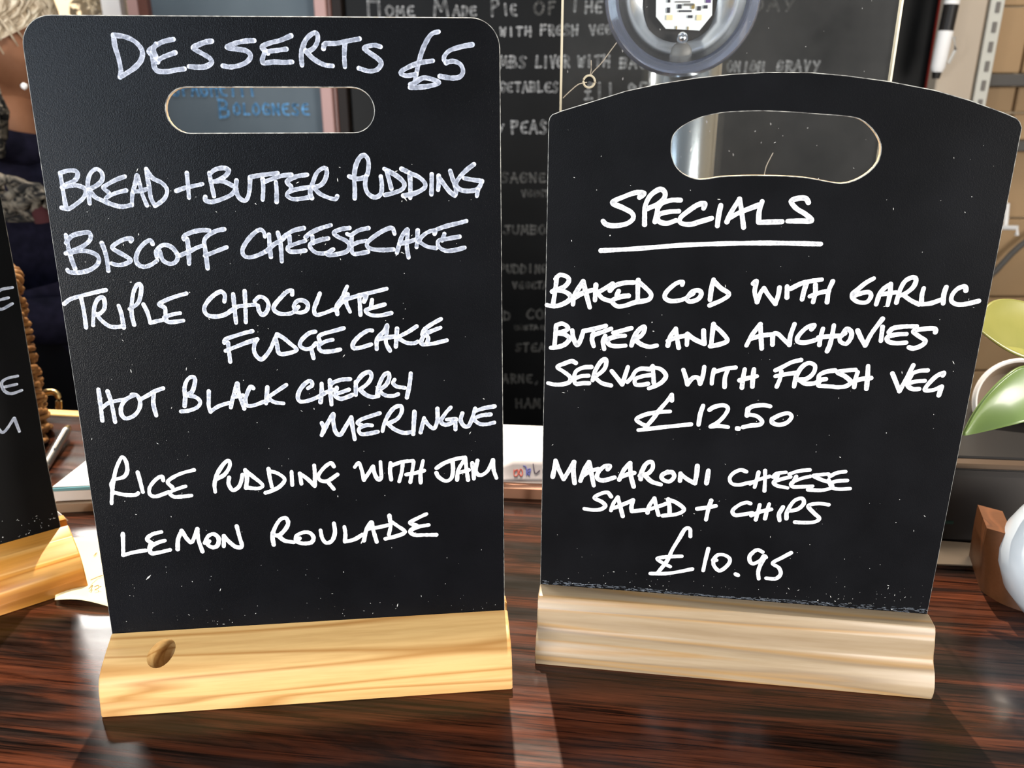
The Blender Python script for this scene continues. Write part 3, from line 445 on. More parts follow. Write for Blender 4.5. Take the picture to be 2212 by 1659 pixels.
    ('R', '£12.50', 22, '666,1149 664,1180;664,1180 640,1141 607,1095 575,1041 536,987;661,1088 602,1081 538,1065 491,1036 517,1012 547,1001;504,975 578,989 655,1003 772,1023;826,1129 815,1080 811,1022;860,1108 882,1125 927,1137 952,1120 938,1081 906,1040 873,1016;873,1016 913,1022 961,1018;1008,1014 1014,1013;1006,1016 1015,1015;1006,1011 1016,1010;1160,1143 1122,1148 1066,1135 1052,1106 1059,1094 1100,1086 1128,1059 1116,1040 1076,1034 1036,1022;1050,1125 1050,1087;1176,1075 1213,1099 1252,1111 1271,1093 1252,1060 1213,1045 1178,1056 1176,1075'),
    ('R', 'FRESH', 22, '1166,1336 1198,1355 1240,1382 1283,1396;1195,1331 1193,1294 1181,1250;1169,1305 1213,1317 1268,1328;1265,1255 1270,1310 1292,1360 1323,1382 1353,1369 1351,1332 1322,1300 1278,1292;1289,1290 1319,1273 1363,1278 1379,1291;1452,1349 1412,1341 1381,1322 1379,1291;1413,1302 1389,1295 1381,1267 1410,1265 1454,1264;1548,1357 1510,1352 1464,1341 1503,1321 1534,1293 1515,1270 1477,1262 1443,1264;1560,1345 1554,1306 1554,1266;1605,1380 1610,1321 1613,1260;1539,1293 1581,1310 1627,1318'),
    ('R', 'VEG', 21, '1724,1347 1747,1303 1770,1256;1770,1256 1789,1311 1815,1393;1885,1370 1846,1365 1811,1348;1880,1316 1843,1311 1807,1300;1816,1348 1802,1294 1828,1271 1860,1272;1959,1346 1962,1361 1930,1342 1899,1299 1888,1268 1925,1270 1963,1290;1963,1290 1957,1244'),
    ('R', 'MACARONI', 24, '58,675 66,723 72,772;72,772 92,718 118,665;118,665 148,722 172,771;172,771 170,710 178,645;209,661 229,727 252,776;252,776 267,709 282,638;218,692 260,722 303,739;353,739 364,760 334,755 304,719 299,684 331,672 392,694;417,682 439,741 471,784;471,784 477,716 496,646;429,700 465,719 495,728;531,693 532,727 553,782 583,798 591,765 568,729 526,713;551,718 589,683 639,669;671,743 695,744 706,718 681,689 646,701 642,724 671,746;738,697 738,741;738,737 776,709 817,688;817,688 822,746 822,790;881,767 877,692'),
    ('R', 'CHEESE', 20, '1076,773 1046,781 1012,762 994,731 1006,701 1042,694 1083,707 1117,716;1138,774 1133,733 1126,686;1170,786 1175,730 1178,669;1101,704 1140,731 1196,754;1276,783 1230,773 1214,752;1302,758 1256,742 1220,723 1237,704 1294,694;1237,764 1223,719;1393,804 1339,794 1294,774;1330,763 1317,726;1400,768 1355,752 1311,725 1319,703 1360,705 1418,713;1490,787 1450,781 1416,772 1459,752 1502,738 1516,713 1467,693 1397,691;1571,806 1529,796 1497,774;1586,757 1541,751 1507,739;1494,754 1516,713 1552,705 1606,712'),
    ('R', 'SALAD', 22, '378,579 358,602 321,592 288,565 329,544 349,521 325,498 281,491 236,495;381,495 392,538 415,578;415,578 431,520 446,465;393,510 442,535 497,566;497,566 490,524 494,500;494,498 537,507 574,513;578,496 585,538 610,585;610,585 623,534 638,486;586,517 635,538 677,559;684,587 693,539 696,497;681,583 725,569 771,531 736,500 660,484'),
    ('R', '+', 22, '840,539 885,549 936,563;909,593 898,540 891,477'),
    ('R', 'CHIPS', 21, '1114,590 1093,595 1058,579 1025,542 1040,516 1081,523 1128,536;1162,587 1157,545 1150,497;1210,594 1202,549 1197,507;1124,519 1169,546 1224,564;1282,582 1266,540 1273,502;1307,515 1306,556 1334,620 1373,639 1385,610 1357,574 1311,560;1266,540 1282,578;1511,612 1458,615 1410,598 1441,560 1474,528 1448,505 1395,498 1353,498'),
    ('R', '£10.95', 21, '816,369 810,415 785,413 758,354 725,280 699,205 653,128;778,244 710,235 647,219 681,192 720,174;615,121 697,128 766,145 840,169;917,302 907,230 900,164;947,233 969,267 1006,270 1036,248 1029,211 989,171 956,198 951,226 966,235;1074,158 1087,154;1076,154 1089,150;1205,305 1173,316 1140,278 1144,242 1163,230 1198,254 1213,284 1226,274;1220,274 1201,226 1193,182 1200,139;1353,313 1311,281 1263,242 1299,216 1312,178 1288,147 1239,146'),
    ('S', 'E', 16, '2134,1582 2067,1575 2033,1529 2044,1462 2115,1485;2101,1524 2035,1515'),
    ('S', 'E', 17, '2055,1040 1994,1036 1962,1013 1969,961 2002,938 2060,946;2040,990 1974,987'),
    ('S', 'M', 17, '1829,734 1874,813;1874,813 1906,708 1986,782;1986,782 1996,691'),
]
ARCH = [(2, 2518), (7, 2537), (19, 2551), (63, 2568), (198, 2608), (359, 2657), (518, 2690), (675, 2714), (830, 2730), (984, 2738), (1179, 2737), (1332, 2724), (1510, 2701), (1713, 2664), (1867, 2622), (2022, 2569), (2074, 2548), (2092, 2532), (2105, 2507)]
ARCH_SLOT = [(583, 2387), (586, 2454), (625, 2500), (704, 2540), (799, 2562), (895, 2569), (989, 2571), (1107, 2567), (1226, 2559), (1343, 2551), (1414, 2538), (1470, 2499), (1507, 2453), (1522, 2411), (1517, 2355), (1482, 2307), (1426, 2270), (1371, 2256), (1308, 2263), (1211, 2279), (1114, 2285), (1017, 2286), (920, 2284), (822, 2278), (750, 2266), (701, 2267), (644, 2290), (602, 2333)]

def board_matrix(A, ang, lean):
    a, l = R(ang), R(lean); X = Vector((math.cos(a), math.sin(a), 0)); Yh = Vector((-X.y, X.x, 0)); V = Yh * math.sin(l) + Vector((0, 0, math.cos(l))); n = X.cross(V)
    return Matrix((( X.x, V.x, n.x, A[0]), (X.y, V.y, n.y, A[1]), (X.z, V.z, n.z, A[2]), (0, 0, 0, 1)))
def inset(loop, d):
    out = []; m = len(loop)
    area = sum(loop[i][0] * loop[(i + 1) % m][1] - loop[(i + 1) % m][0] * loop[i][1] for i in range(m)); s = 1 if area > 0 else -1
    for i in range(m):
        a, b, c = Vector(loop[i - 1]), Vector(loop[i]), Vector(loop[(i + 1) % m]); t1 = (b - a).normalized(); t2 = (c - b).normalized(); t = (t1 + t2).normalized()
        out.append((b.x - t.y * d * s, b.y + t.x * d * s))
    return out
def arc(cx, cy, r, a0, a1, n=10): return [(cx + r * math.cos(R(a0 + (a1 - a0) * i / n)), cy + r * math.sin(R(a0 + (a1 - a0) * i / n))) for i in range(n + 1)]
def make_panel(root, M, outer, holes, bm_, th=.003, ch=.00035):
    b = MB(); fo = inset(outer, ch); fh = [inset(h, -ch) for h in holes]
    loops = [fo] + fh; flat = sum(loops, []); tris = tessellate_polygon([[Vector((*p, 0)) for p in l] for l in loops])
    b.add([(p[0], p[1], 0) for p in flat], tris, 0, M)
    for l, l2 in zip(loops, [outer] + list(holes)):
        m = len(l); b.add([(p[0], p[1], 0) for p in l] + [(p[0], p[1], -ch) for p in l2], [(i, (i + 1) % m, m + (i + 1) % m, m + i) for i in range(m)], 1, M)
        b.add([(p[0], p[1], -ch) for p in l2] + [(p[0], p[1], -th) for p in l2], [(i, (i + 1) % m, m + (i + 1) % m, m + i) for i in range(m)], 2, M)
    loops2 = [outer] + list(holes); flat = sum(loops2, []); tris = tessellate_polygon([[Vector((*p, 0)) for p in l] for l in loops2])
    b.add([(p[0], p[1], -th) for p in flat], tris, 0, M)
    return b.build('board_panel', [bm_, M_CHAMF, M_EDGE], root)
def write(root, M, key, mats):
    k = 0
    for (bk, word, wd_, data) in WRITING:
        if bk != key: continue
        b = MB(); hw = wd_ / 20000.0
        for st in data.split(';'):
            pts = [(int(q.split(',')[0]) / 10000, int(q.split(',')[1]) / 10000, 0) for q in st.split()]
            path = smooth_path(pts, .0007); m = len(path); z = .00012 + (k % 7) * .000004; k += 1
            rag = .05 if key == 'R' else .085
            ws = [hw * (1 + random.uniform(-rag, rag) + .07 * math.sin(i * .23 + k)) for i in range(m)]
            for i in range(m):
                n = 10 if i in (0, m - 1) else 8; a = random.random()
                c0 = path[i]; b.add([(c0.x + ws[i] * math.cos(2 * math.pi * (j + a) / n), c0.y + ws[i] * math.sin(2 * math.pi * (j + a) / n), z) for j in range(n)], [tuple(range(n))], 0, M)
                if i < m - 1:
                    d = (path[i + 1] - c0)
                    if d.length < 1e-7: continue
                    d.normalize(); nn = Vector((-d.y, d.x, 0)); q = path[i + 1]
                    b.add([c0 + nn * ws[i] + Vector((0, 0, z)), c0 - nn * ws[i] + Vector((0, 0, z)), q - nn * ws[i + 1] + Vector((0, 0, z)), q + nn * ws[i + 1] + Vector((0, 0, z))], [(0, 1, 2, 3)], 0, M)
        o = b.build('handwriting', mats(word, pts[0][1]), root)
        o['label'] = ('white handwritten underline' if word == 'underline' else 'handwritten "%s" in white' % word)
def specks(root, M, n, region, seed, smin=.00008, smax=.00028, name='dust_specks'):
    b = MB(); r = random.Random(seed)
    for i in range(n):
        x, y = region(r); s = r.uniform(smin, smax) * (2.0 if r.random() < .06 else 1); a = r.uniform(0, 3.14); l = s * (r.choice((1, 1, 1, 2.2, 4)))
        dx, dy = Vector((math.cos(a), math.sin(a), 0)), Vector((-math.sin(a), math.cos(a), 0)); c0 = Vector((x, y, .00022))
        b.add([c0 + dx * l, c0 + dy * s * .8, c0 - dx * l, c0 - dy * s * .8], [(0, 1, 2, 3)], 0, M)
    return stuff(b.build(name, mat('pale_dust', (.5, .5, .48), .8), root))
def make_base(root, M0, prof, length, m, x0=0.0):
    """prof: (y, z) outline; M0 places x along the base"""
    b = MB(); n = len(prof); NX = 3
    for side in (0, 1): pass
    vs = []
    xs_ = [x0, x0 + .0006, x0 + length - .0006, x0 + length]
    cy = sum(p[0] for p in prof) / n; cz = sum(p[1] for p in prof) / n
    for i, x in enumerate(xs_):
        for (y, z) in prof:
            if i in (0, 3): d = Vector((y - cy, z - cz)); k = 1 - .0006 / max(d.length, .001); y, z = cy + d.x * k, cz + d.y * k
            vs.append((x, y, z))
    fs = []
    for i in range(3):
        for j in range(n): fs.append((i * n + j, i * n + (j + 1) % n, (i + 1) * n + (j + 1) % n, (i + 1) * n + j))
    fs += [tuple(range(n)), tuple(range(3 * n, 4 * n))]
    b.add(vs, fs, 0, M0); return b.build('wooden_base', m, root, 35)
def prof_curve(pts, step=.0012): return [(p.x, p.y) for p in smooth_path([(x / 1000, y / 1000, 0) for x, y in pts], step)]
FRONT1 = [(-29.6, .6), (-28.3, 8.8), (-26.9, 15.2), (-23.7, 20.4), (-16.5, 24.6), (-6.9, 27.8), (-.4, 29.9)]
prof1 = prof_curve(FRONT1) + [(p[0] / 1000, p[1] / 1000) for p in ((-.4, 24), (3.4, 24), (3.4, 32.5), (12, 31.0), (19, 26), (23, 14), (24, .6), (23.4, 0), (-29, 0))]
prof2 = [(p[0] / 1000, p[1] / 1000) for p in ((-24.6, .4), (-25.2, 4))] + prof_curve([(-25.0, 7), (-23.6, 10.5), (-21.6, 13.9), (-18.0, 17.6), (-16.3, 21.2), (-15.6, 24), (-14.9, 27.2), (-13.4, 31), (-12.4, 34.0), (-11.2, 35.8)]) + [(p[0] / 1000, p[1] / 1000) for p in ((-9.8, 36.2), (-.3, 36.2), (-.3, 30), (3.3, 30), (3.3, 36.2), (12, 36), (15, 30), (17, 18), (24, 6), (24, .4), (23.5, 0), (-24.2, 0))]
MM = .001
def zrot(A, ang): return Matrix.Translation((A[0], A[1], 0)) @ Matrix.Rotation(R(ang), 4, 'Z')
# ---- desserts sign
A1 = (-.21308, .36965, .03018); M1 = board_matrix(A1, 5.7, 5.8)
s1 = thing('tabletop_chalkboard', 'black rounded board reading DESSERTS £5 on a honey pine base with a knot hole', 'sign', (A1[0], A1[1], 0), R(5.7))
r = .0135
out1 = [(0, -.006), (.21, -.006)] + arc(.2115 - r, .305 - r, r, 0, 90) + arc(-.0012 + r, .305 - r, r, 90, 180)
rs = .0100
slot1 = arc(.1418, .2643 + .0001, rs, -90, 90, 14) + arc(.0672, .2646, rs, 90, 270, 14)
pn1 = make_panel(s1, M1, out1, [slot1], M_BB1)
bs = make_base(s1, zrot(A1, 5.7), prof1, .2115, M_PINE1)
cut = MB(); hc = zrot(A1, 5.7) @ Matrix.Translation((.0285, -.0140, .0262)) @ Matrix.Rotation(R(40), 4, 'X') @ Matrix.Rotation(R(-20), 4, 'Y') @ Matrix.Diagonal((1.06, 1.35, 1, 1))
cut.lathe([(.0001, -.014), (.0040, -.0135), (.0056, -.011), (.0060, 0), (.0062, .010), (.0001, .0101)], 24, hc)
co = cut.build('cutter', M_PINE1); md = bs.modifiers.new('b', 'BOOLEAN'); md.object = co; md.operation = 'DIFFERENCE'; md.solver = 'EXACT'
bpy.context.view_layer.update()
ev = bs.evaluated_get(bpy.context.evaluated_depsgraph_get()); me = bpy.data.meshes.new_from_object(ev); bs.modifiers.clear(); bs.data = me; bpy.data.objects.remove(co)
def ink1(word, v):  # greyer inks up the board: thinner strokes plus light falloff put into colour
    if v > .245: return M_INK_THIN_DIM
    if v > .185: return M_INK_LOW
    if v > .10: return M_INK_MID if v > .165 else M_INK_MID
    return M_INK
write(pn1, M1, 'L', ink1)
specks(s1, M1, 170, lambda r: (r.uniform(.004, .206), r.uniform(.004, .24)), 1)
specks(s1, M1, 45, lambda r: (r.uniform(.004, .206), abs(r.gauss(0, .005)) + .001), 2, .00006, .0002)
# ---- specials sign
A2 = (.01613, .40634, .03615); M2 = board_matrix(A2, -7.75, 1.6)
s2 = thing('tabletop_chalkboard', 'black arched board headed SPECIALS on a pale ridged wooden base', 'sign', (A2[0], A2[1], 0), R(-7.75))
arch = [(x / 10000, y / 10000) for x, y in ARCH][::-1]
out2 = [(0, -.006), (.2098, -.006)] + arch
slot2 = [(p.x, p.y) for p in smooth_path([(x / 10000, y / 10000, 0) for x, y in ARCH_SLOT + ARCH_SLOT[:1]], .002)][:-1]
pn2 = make_panel(s2, M2, out2, [slot2], M_BB2, ch=.0003)
make_base(s2, zrot(A2, -7.75), prof2, .2105, M_PINE2)
write(pn2, M2, 'R', lambda w_, v: M_INK)
specks(s2, M2, 130, lambda r: (r.uniform(.004, .206), r.uniform(.004, .25)), 3)
specks(s2, M2, 90, lambda r: (r.uniform(.004, .206), abs(r.gauss(0, .007)) + .001), 4, .00006, .0002)
# worn grey line plus its gloss, painted in, where the board enters its base
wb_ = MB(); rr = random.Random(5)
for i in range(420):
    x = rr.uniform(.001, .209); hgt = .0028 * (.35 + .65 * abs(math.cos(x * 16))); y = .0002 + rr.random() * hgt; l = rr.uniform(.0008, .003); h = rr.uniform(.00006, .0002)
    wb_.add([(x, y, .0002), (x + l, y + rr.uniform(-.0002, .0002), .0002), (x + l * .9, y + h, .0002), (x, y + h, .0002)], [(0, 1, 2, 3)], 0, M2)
stuff(wb_.build('scuff_gloss', mat('scuff_gloss_grey', (.11, .125, .15), .5), s2))
# ---- third sign at the left
a3 = R(37.7); A3 = (-.2968 - .21 * math.cos(a3), .4808 - .21 * math.sin(a3), .03); M3 = board_matrix(A3, 37.7, 5.8)
s3 = thing('tabletop_chalkboard', 'black board at the left edge, mostly cropped, on an orange pine base', 'sign', (A3[0], A3[1], 0), R(37.7))
out3 = [(0, -.006), (.21, -.006), (.2108, .046), (.2165, .1637)] + arc(.2206 - r, .305 - r, r, 0, 90) + arc(-.0012 + r, .305 - r, r, 90, 180)
pn3 = make_panel(s3, M3, out3, [], M_BB3)
make_base(s3, zrot(A3, 37.7), [(y * 1.18, z * 1.0) for y, z in prof1], .2145, M_PINE3)
write(pn3, M3, 'S', lambda w_, v: M_INK_MID)
specks(s3, M3, 36, lambda r: (.21 - abs(r.gauss(0, .02)) - .002, abs(r.gauss(0, .006)) + .001), 6)

# ================================================================= THINGS ON THE COUNTER, LEFT
# wicker basket: stakes and twined rows of cane
bk = thing('wicker_basket', 'brown wicker basket standing behind the left sign', 'basket', (-.5, .655, 0))
BR, BX, BY = .100, -.516, .655
sk = MB()
for k in range(20):
    a_ = 2 * math.pi * (k + .3) / 20; sk_ = MB()
    sk_.tube([(BX + BR * math.cos(a_), BY + BR * math.sin(a_), z) for z in (.004, .05, .10, .141)], .0028, 6)
    sk_.build('stake', M_WICKER, bk, 60)
row = MB()
for ph in (0, math.pi):
    row.tube([(BX + (BR + .0042 * math.sin(10 * t + ph)) * math.cos(t), BY + (BR + .0042 * math.sin(10 * t + ph)) * math.sin(t), .0035 * math.cos(10 * t + ph)) for t in [2 * math.pi * i / 160 for i in range(160)]], .0027, 7, closed=True)
row0 = row.build('cane_row', M_WICKER, bk, 60)
row0.location.z += .006
for k in range(1, 20):
    o = row0.copy(); COL.objects.link(o); o.parent = bk; ang = .16 * k + random.uniform(-.1, .1)
    # spin about the basket axis: the thing's origin is near the axis
    off = Vector((BX + .5, BY - .655, 0)); Mr = Matrix.Translation(off) @ Matrix.Rotation(ang, 4, 'Z') @ Matrix.Translation(-off)
    o.matrix_local = Matrix.Translation((0, 0, .006 + .0071 * k + random.uniform(-.0006, .0006))) @ Mr
rim = MB()
for ph in (0, 2.1, 4.2):
    rim.tube([(BX + (BR + .005 * math.sin(14 * t + ph)) * math.cos(t), BY + (BR + .005 * math.sin(14 * t + ph)) * math.sin(t), .145 + .005 * math.cos(14 * t + ph)) for t in [2 * math.pi * i / 200 for i in range(200)]], .0034, 7, closed=True)
rim.build('rim', M_WICKER, bk, 60)
MB().lathe([(.001, .002), (BR - .004, .002), (BR - .004, .006), (.001, .006)], 32, Matrix.Translation((BX, BY, 0))).build('basket_bottom', M_WICKER, bk)
# metal clasp at the back edge and the pen
mc = MB().tube(smooth_path([at(96, 848, .715), at(112, 846, .715), at(124, 852, .715), at(127, 866, .715), at(127, 882, .715)], .003), .0028, 10)
tag(mc.build('metal_clip', M_BRASS, None, 50), 'small bent brass clip beside the wicker basket', 'clip')
pn = thing('pen', 'silver and clear ballpoint pen lying propped beside the basket', 'pen', (-.39, .66, 0))
q0 = atz(96, 1008, .004); q1 = atz(147, 924, .010); ax = q1 - q0
MB().tube([q0, q0 + ax * .9], .0042, 14).build('barrel', M_STEEL, pn, 40)
MB().tube([q0 + ax * .9, q0 + ax * .96, q1], [.0042, .0030, .0026], 14).build('end_cap', M_BRASS, pn, 40)
MB().tube([q0 + ax * .35 + Vector((.003, -.002, .004)), q0 + ax * .85 + Vector((.003, -.002, .004))], .0010, 8).build('clip', M_CHROME, pn, 40)
MB().tube([q0 - ax * .12, q0], [.0012, .0042], 12).build('tip', M_STEEL, pn, 40)
# stack of order pads left
def slab(name, corners, z0, z1, m, parent=None, wave=0, seed=0):
    """thin quad block; corners are 4 (x, y) going round; wave lifts the top a little"""
    b = MB(); N = 10; c = [Vector((*p, 0)) for p in corners]; vs = []; rr = random.Random(seed); ph = rr.uniform(0, 6)
    for k in (0, 1):
        for i in range(N + 1):
            for j in range(N + 1):
                u, v = i / N, j / N; p = (c[0] * (1 - u) + c[1] * u) * (1 - v) + (c[3] * (1 - u) + c[2] * u) * v
                vs.append((p.x, p.y, (z1 if k else z0) + wave * (math.sin(u * 7 + ph) * .5 + .5) * (1 if k else .7)))
    q = (N + 1) ** 2; fs = []
    for i in range(N):
        for j in range(N):
            a = i * (N + 1) + j; fs.append((a, a + 1, a + N + 2, a + N + 1)); fs.append((q + a, q + a + N + 1, q + a + N + 2, q + a + 1))
    bd = [i * (N + 1) for i in range(N + 1)] + [N * (N + 1) + j for j in range(1, N + 1)] + [i * (N + 1) + N for i in range(N - 1, -1, -1)] + [j for j in range(N - 1, 0, -1)]
    for i in range(len(bd)): a, b2 = bd[i], bd[(i + 1) % len(bd)]; fs.append((a, b2, q + b2, q + a))
    b.add(vs, fs); return b.build(name, m, parent, 30)
def quad(cx, cy, w, d, ang):
    a = R(ang); X = Vector((math.cos(a), math.sin(a))); Y = Vector((-X.y, X.x)); c = Vector((cx, cy))
    return [tuple(c - X * w / 2 - Y * d / 2), tuple(c + X * w / 2 - Y * d / 2), tuple(c + X * w / 2 + Y * d / 2), tuple(c - X * w / 2 + Y * d / 2)]
def front_at(px, py, z=0.0): return atz(px, py, z)
fl = front_at(165, 1119)
cl = Vector((fl.x + .035, fl.y + .048))
def stack(z, dx=0.0, dy=0.0, s=0.0):
    A_, B_, D_ = atz(110 + dx, 1056 + dy, .0185), atz(340, 1044 + dy, .0185), atz(226, 966, .0185); A_, B_, D_ = [Vector((p.x, p.y)) for p in (A_, B_, D_)]
    C_ = D_ + (B_ - A_) * .9; m_ = (A_ + B_ + C_ + D_) / 4
    return [tuple(p + (m_ - p) * s) for p in (A_, B_, C_, D_)]
for i, (nm, lb, z0, z1, m_, wv, dx, dy, s_i) in enumerate([('order_book', 'cream bottomed order book at the bottom of the left paper stack', 0, .0068, M_CARD, 0, -8, 5, 0),
      ('order_pad', 'thick white pad on the cream book between the left and desserts signs', .0076, .0155, M_PAPER, .0004, 0, 0, .01),
      ('order_pad', 'thin teal edged pad on top of the left paper stack', .0163, .0185, M_BLUE, .0002, 2, 0, .0)]):
    o = slab(nm, stack(z1, dx, dy, s_i), z0, z1, m_, None, wv, i); tag(o, lb, 'notepad')
o = slab('paper_sheet', stack(.019, 2, -1, .012), .0189, .0194, M_PAPER, None, .0002, 4)
tag(o, 'white sheet lying on top of the teal edged pad at the left', 'paper')
# curled corner
cc = MB(); e0, e1, e2, e3 = atz(118, 1120, .002), atz(131, 1133, .0005), atz(148, 1124, .004), atz(124, 1104, .010)
cc.add([e0, e1, e2, e3, (e0 + e2) / 2 + Vector((0, 0, .004))], [(0, 1, 4), (1, 2, 4), (2, 3, 4), (3, 0, 4)])
co = cc.build('paper_scrap', M_PAPER, None, 60); co.modifiers.new('s', 'SOLIDIFY').thickness = .0004
tag(co, 'small curled corner of white paper poking out beside the left sign', 'paper')
# cream note between left sign and desserts sign
nt = thing('handwritten_note', 'cream handwritten note lying on the counter between the left and desserts signs', 'paper', atz(190, 1230))
nb = MB(); N = 12; c00, c10, c11, c01 = atz(120, 1302, .0005), atz(262, 1322, .0005), atz(262, 1158, .0005), atz(128, 1166, .0005); vs = []; fs = []
for i in range(N + 1):
    for j in range(N + 1):
        u, v = i / N, j / N; p = (c00 * (1 - u) + c10 * u) * (1 - v) + (c01 * (1 - u) + c11 * u) * v
        vs.append(p + Vector((0, 0, .0005 + .0042 * max(0, 1 - v * 4) * (.4 + .6 * math.sin(u * 3.1)) + .0006 * math.sin(u * 5))))
for i in range(N):
    for j in range(N): a = i * (N + 1) + j; fs.append((a, a + N + 1, a + N + 2, a + 1))
nb.add(vs, fs); o = nb.build('paper_sheet', M_PAPER_CREAM, nt, 60); o.modifiers.new('s', 'SOLIDIFY').thickness = .0003
sc = MB()
for stq in ('196,1253 212,1246 222,1243', '192,1272 200,1264 196,1275', '204,1268 212,1264 213,1270 205,1274', '215,1268 219,1267', '203,1200 207,1197', '206,1196 210,1194'):
    pts = [atz(*[float(t) for t in q.split(',')], .0042 if float(q.split(',')[1]) > 1250 else .002) for q in stq.split()]; sc.tube(smooth_path(pts, .001), .0003, 5)
sc.build('scribble', mat('pencil_mark', (.25, .16, .05), .8), nt)

# ================================================================= STACK BETWEEN THE SIGNS
fm = atz(1126, 1077)
o = slab('receipt_pile', quad(fm.x, fm.y + .055, .16, .11, -5), 0, .0085, M_PEACH, None, .0002, 7); tag(o, 'thick pad of peach paper between the two menu signs', 'notepad')
o = slab('paper_sheet', quad(fm.x - .003, fm.y + .063, .15, .106, -6), .0088, .0120, M_PAPER, None, .0004, 8); tag(o, 'white sheet on the peach pad, blown out by the sun', 'paper')
tk = thing('curled_receipt', 'curled white slip with red and blue scribbles on the peach pad', 'receipt', (fm.x, fm.y, .0125))
tb = MB(); vs = []; fs = []; N = 14
for i in range(N + 1):
    for j in range(6):
        u, v = i / N, j / 5; x = -.030 + .066 * u; lift = .013 * min(1, max(0, (u - .02) * 3.0)) * (1 - .12 * u)
        vs.append((fm.x + x, fm.y + .004 + .012 * v, .0126 + lift * v ** 1.2 ))
for i in range(N):
    for j in range(5): a = i * 6 + j; fs.append((a, a + 6, a + 7, a + 1))
tb.add(vs, fs); o = tb.build('paper_slip', mat('shaded_receipt_paper', (.40, .36, .36), .7), tk, 60); o.modifiers.new('s', 'SOLIDIFY').thickness = .0003  # white paper greyed in its colour for the shaded face
def slip_pt(px, py):
    # slope of the slip plane around the writing
    v = (1047 - py) / 34; return Vector((at(px, py, fm.y + .010).x, fm.y + .004 + .012 * v - .0006, .0130 + .0118 * v ** 1.2))
for nm, mcol, stq in (('red_number', (.62, .10, .06), ['1111,1029 1118,1026 1118,1035 1111,1036 1110,1026', '1125,1036 1121,1031 1125,1025 1129,1030 1127,1036 1123,1036']), ('blue_scribble', (.10, .12, .45), ['1130,1020 1136,1022 1138,1030 1144,1036', '1137,1036 1138,1027 1146,1025 1143,1034', '1146,1026 1140,1030']), ('black_mark', (.06, .04, .08), ['1152,1017 1156,1032 1166,1027'])):
    w3 = MB()
    for q in stq: w3.tube(smooth_path([slip_pt(*[float(t) for t in p.split(',')]) for p in q.split()], .0008), .00038, 5)
    w3.build(nm, mat(nm, mcol, .6), tk)

# ================================================================= PERSPEX SCREEN AND LAMP
PYY = .56
ps = thing('perspex_screen', 'clear scratched perspex sheet standing behind the specials sign', 'screen', (.14, PYY, 0))
X0, X1 = at(1213, 120, PYY).x, at(1936, 80, PYY).x; zt = .42
hx, hz = at(1272, 176, PYY).x, at(1272, 176, PYY).z; hr = .0036
circ = [(hx + hr * math.cos(2 * math.pi * k / 20), hz + hr * math.sin(2 * math.pi * k / 20)) for k in range(20)]
MP = Matrix(((1, 0, 0, 0), (0, 0, -1, PYY), (0, 1, 0, 0), (0, 0, 0, 1)))
b = MB(); outp = [(X0, .0005), (X1, .0005), (X1, zt), (X0, zt)]
b.prism(outp, -.0015, .0015, MP, 0, [circ]); b.build('sheet', M_PERSPEX, ps)
ME = mat('perspex_edge', (.62, .55, .40), .4)
for x in (X0, X1): MB().box((x, PYY, (zt + .0005) / 2), (.0013, .0034, zt - .001)).build('cut_edge', ME, ps)
MB().tube([(hx + hr * math.cos(t / 20 * 6.2832), PYY - .002, hz + hr * math.sin(t / 20 * 6.2832)) for t in range(20)], .0007, 6, closed=True).build('hole_rim', ME, ps)
ck = MB()
for q in ('1268,178 1250,182 1236,193 1224,204 1216,212', '1275,165 1281,155 1294,142 1304,130 1320,108 1332,92', '1274,165 1277,150 1277,130', '1280,180 1288,178', '1500,240 1540,238 1590,234', '1670,330 1655,360 1650,385'):
    pts = [at(*[float(t) for t in p.split(',')], PYY - .0018) for p in q.split()]; ck.tube(smooth_path(pts, .003), .00028, 5)
ck.build('crack', mat('crack_line', (.42, .36, .28), .5), ps)
b = MB(); rr = random.Random(9)
for i in range(90):
    p = Vector((rr.uniform(X0, X1), PYY - .0018, rr.uniform(.2, .40))); s = rr.uniform(.0002, .0006); l = rr.uniform(.5, 3)
    b.add([p + Vector((-s, 0, 0)), p + Vector((0, 0, -s * l)), p + Vector((s, 0, 0)), p + Vector((rr.uniform(-s, s), 0, s * l))], [(0, 1, 2, 3)])
stuff(b.build('scratches', mat('scratch', (.20, .195, .19), .6), ps))
# foot that holds the sheet
MB().box(((X0 + X1) / 2, PYY, .006), (.16, .020, .012), bev=.002).build('foot', M_CLEAR, ps)
lp = thing('desk_lamp', 'chrome post lamp with a round clear head and white circuit board behind the specials sign', 'lamp', (.125, .64, 0))
LX = at(1480, 150, .668).x; LM = Matrix.Translation((LX, .668, 0))
k_ = .64 * PC / 1800
MB().lathe([(.0270, .012), (.0272, .352), (.024, .356), (.0001, .356)], 48, LM).build('inner_post', M_CHROME, lp, 40)
o = MB().lathe([(.0320, .010), (.0320, .345)], 48, LM).build('outer_sleeve', M_PERSPEX, lp, 60); o.modifiers.new('s', 'SOLIDIFY').thickness = .0016
MB().lathe([(.0001, 0), (.040, 0), (.040, .006), (.035, .010), (.0001, .012)], 48, LM).build('foot', M_CHROME, lp, 30)
HC = at(1475, -12, .612); dirn = (Vector((0, 0, .309)) - HC).normalized(); dirn = Vector((dirn.x * .5, -1, .04)).normalized()
HM = Matrix.Translation(HC) @ dirn.to_track_quat('Z', 'Y').to_matrix().to_4x4()
HR = .0488
MB().lathe([(HR - .006, -.016), (HR + .001, -.012), (HR + .003, 0), (HR + .001, .005), (HR - .004, .006), (HR - .0062, .002), (HR - .0066, -.006), (HR - .007, -.015)], 64, HM).build('clear_rim', mat('bluish_acrylic', (.42, .46, .60), .08, trans=.75, ior=1.4), lp, 50)
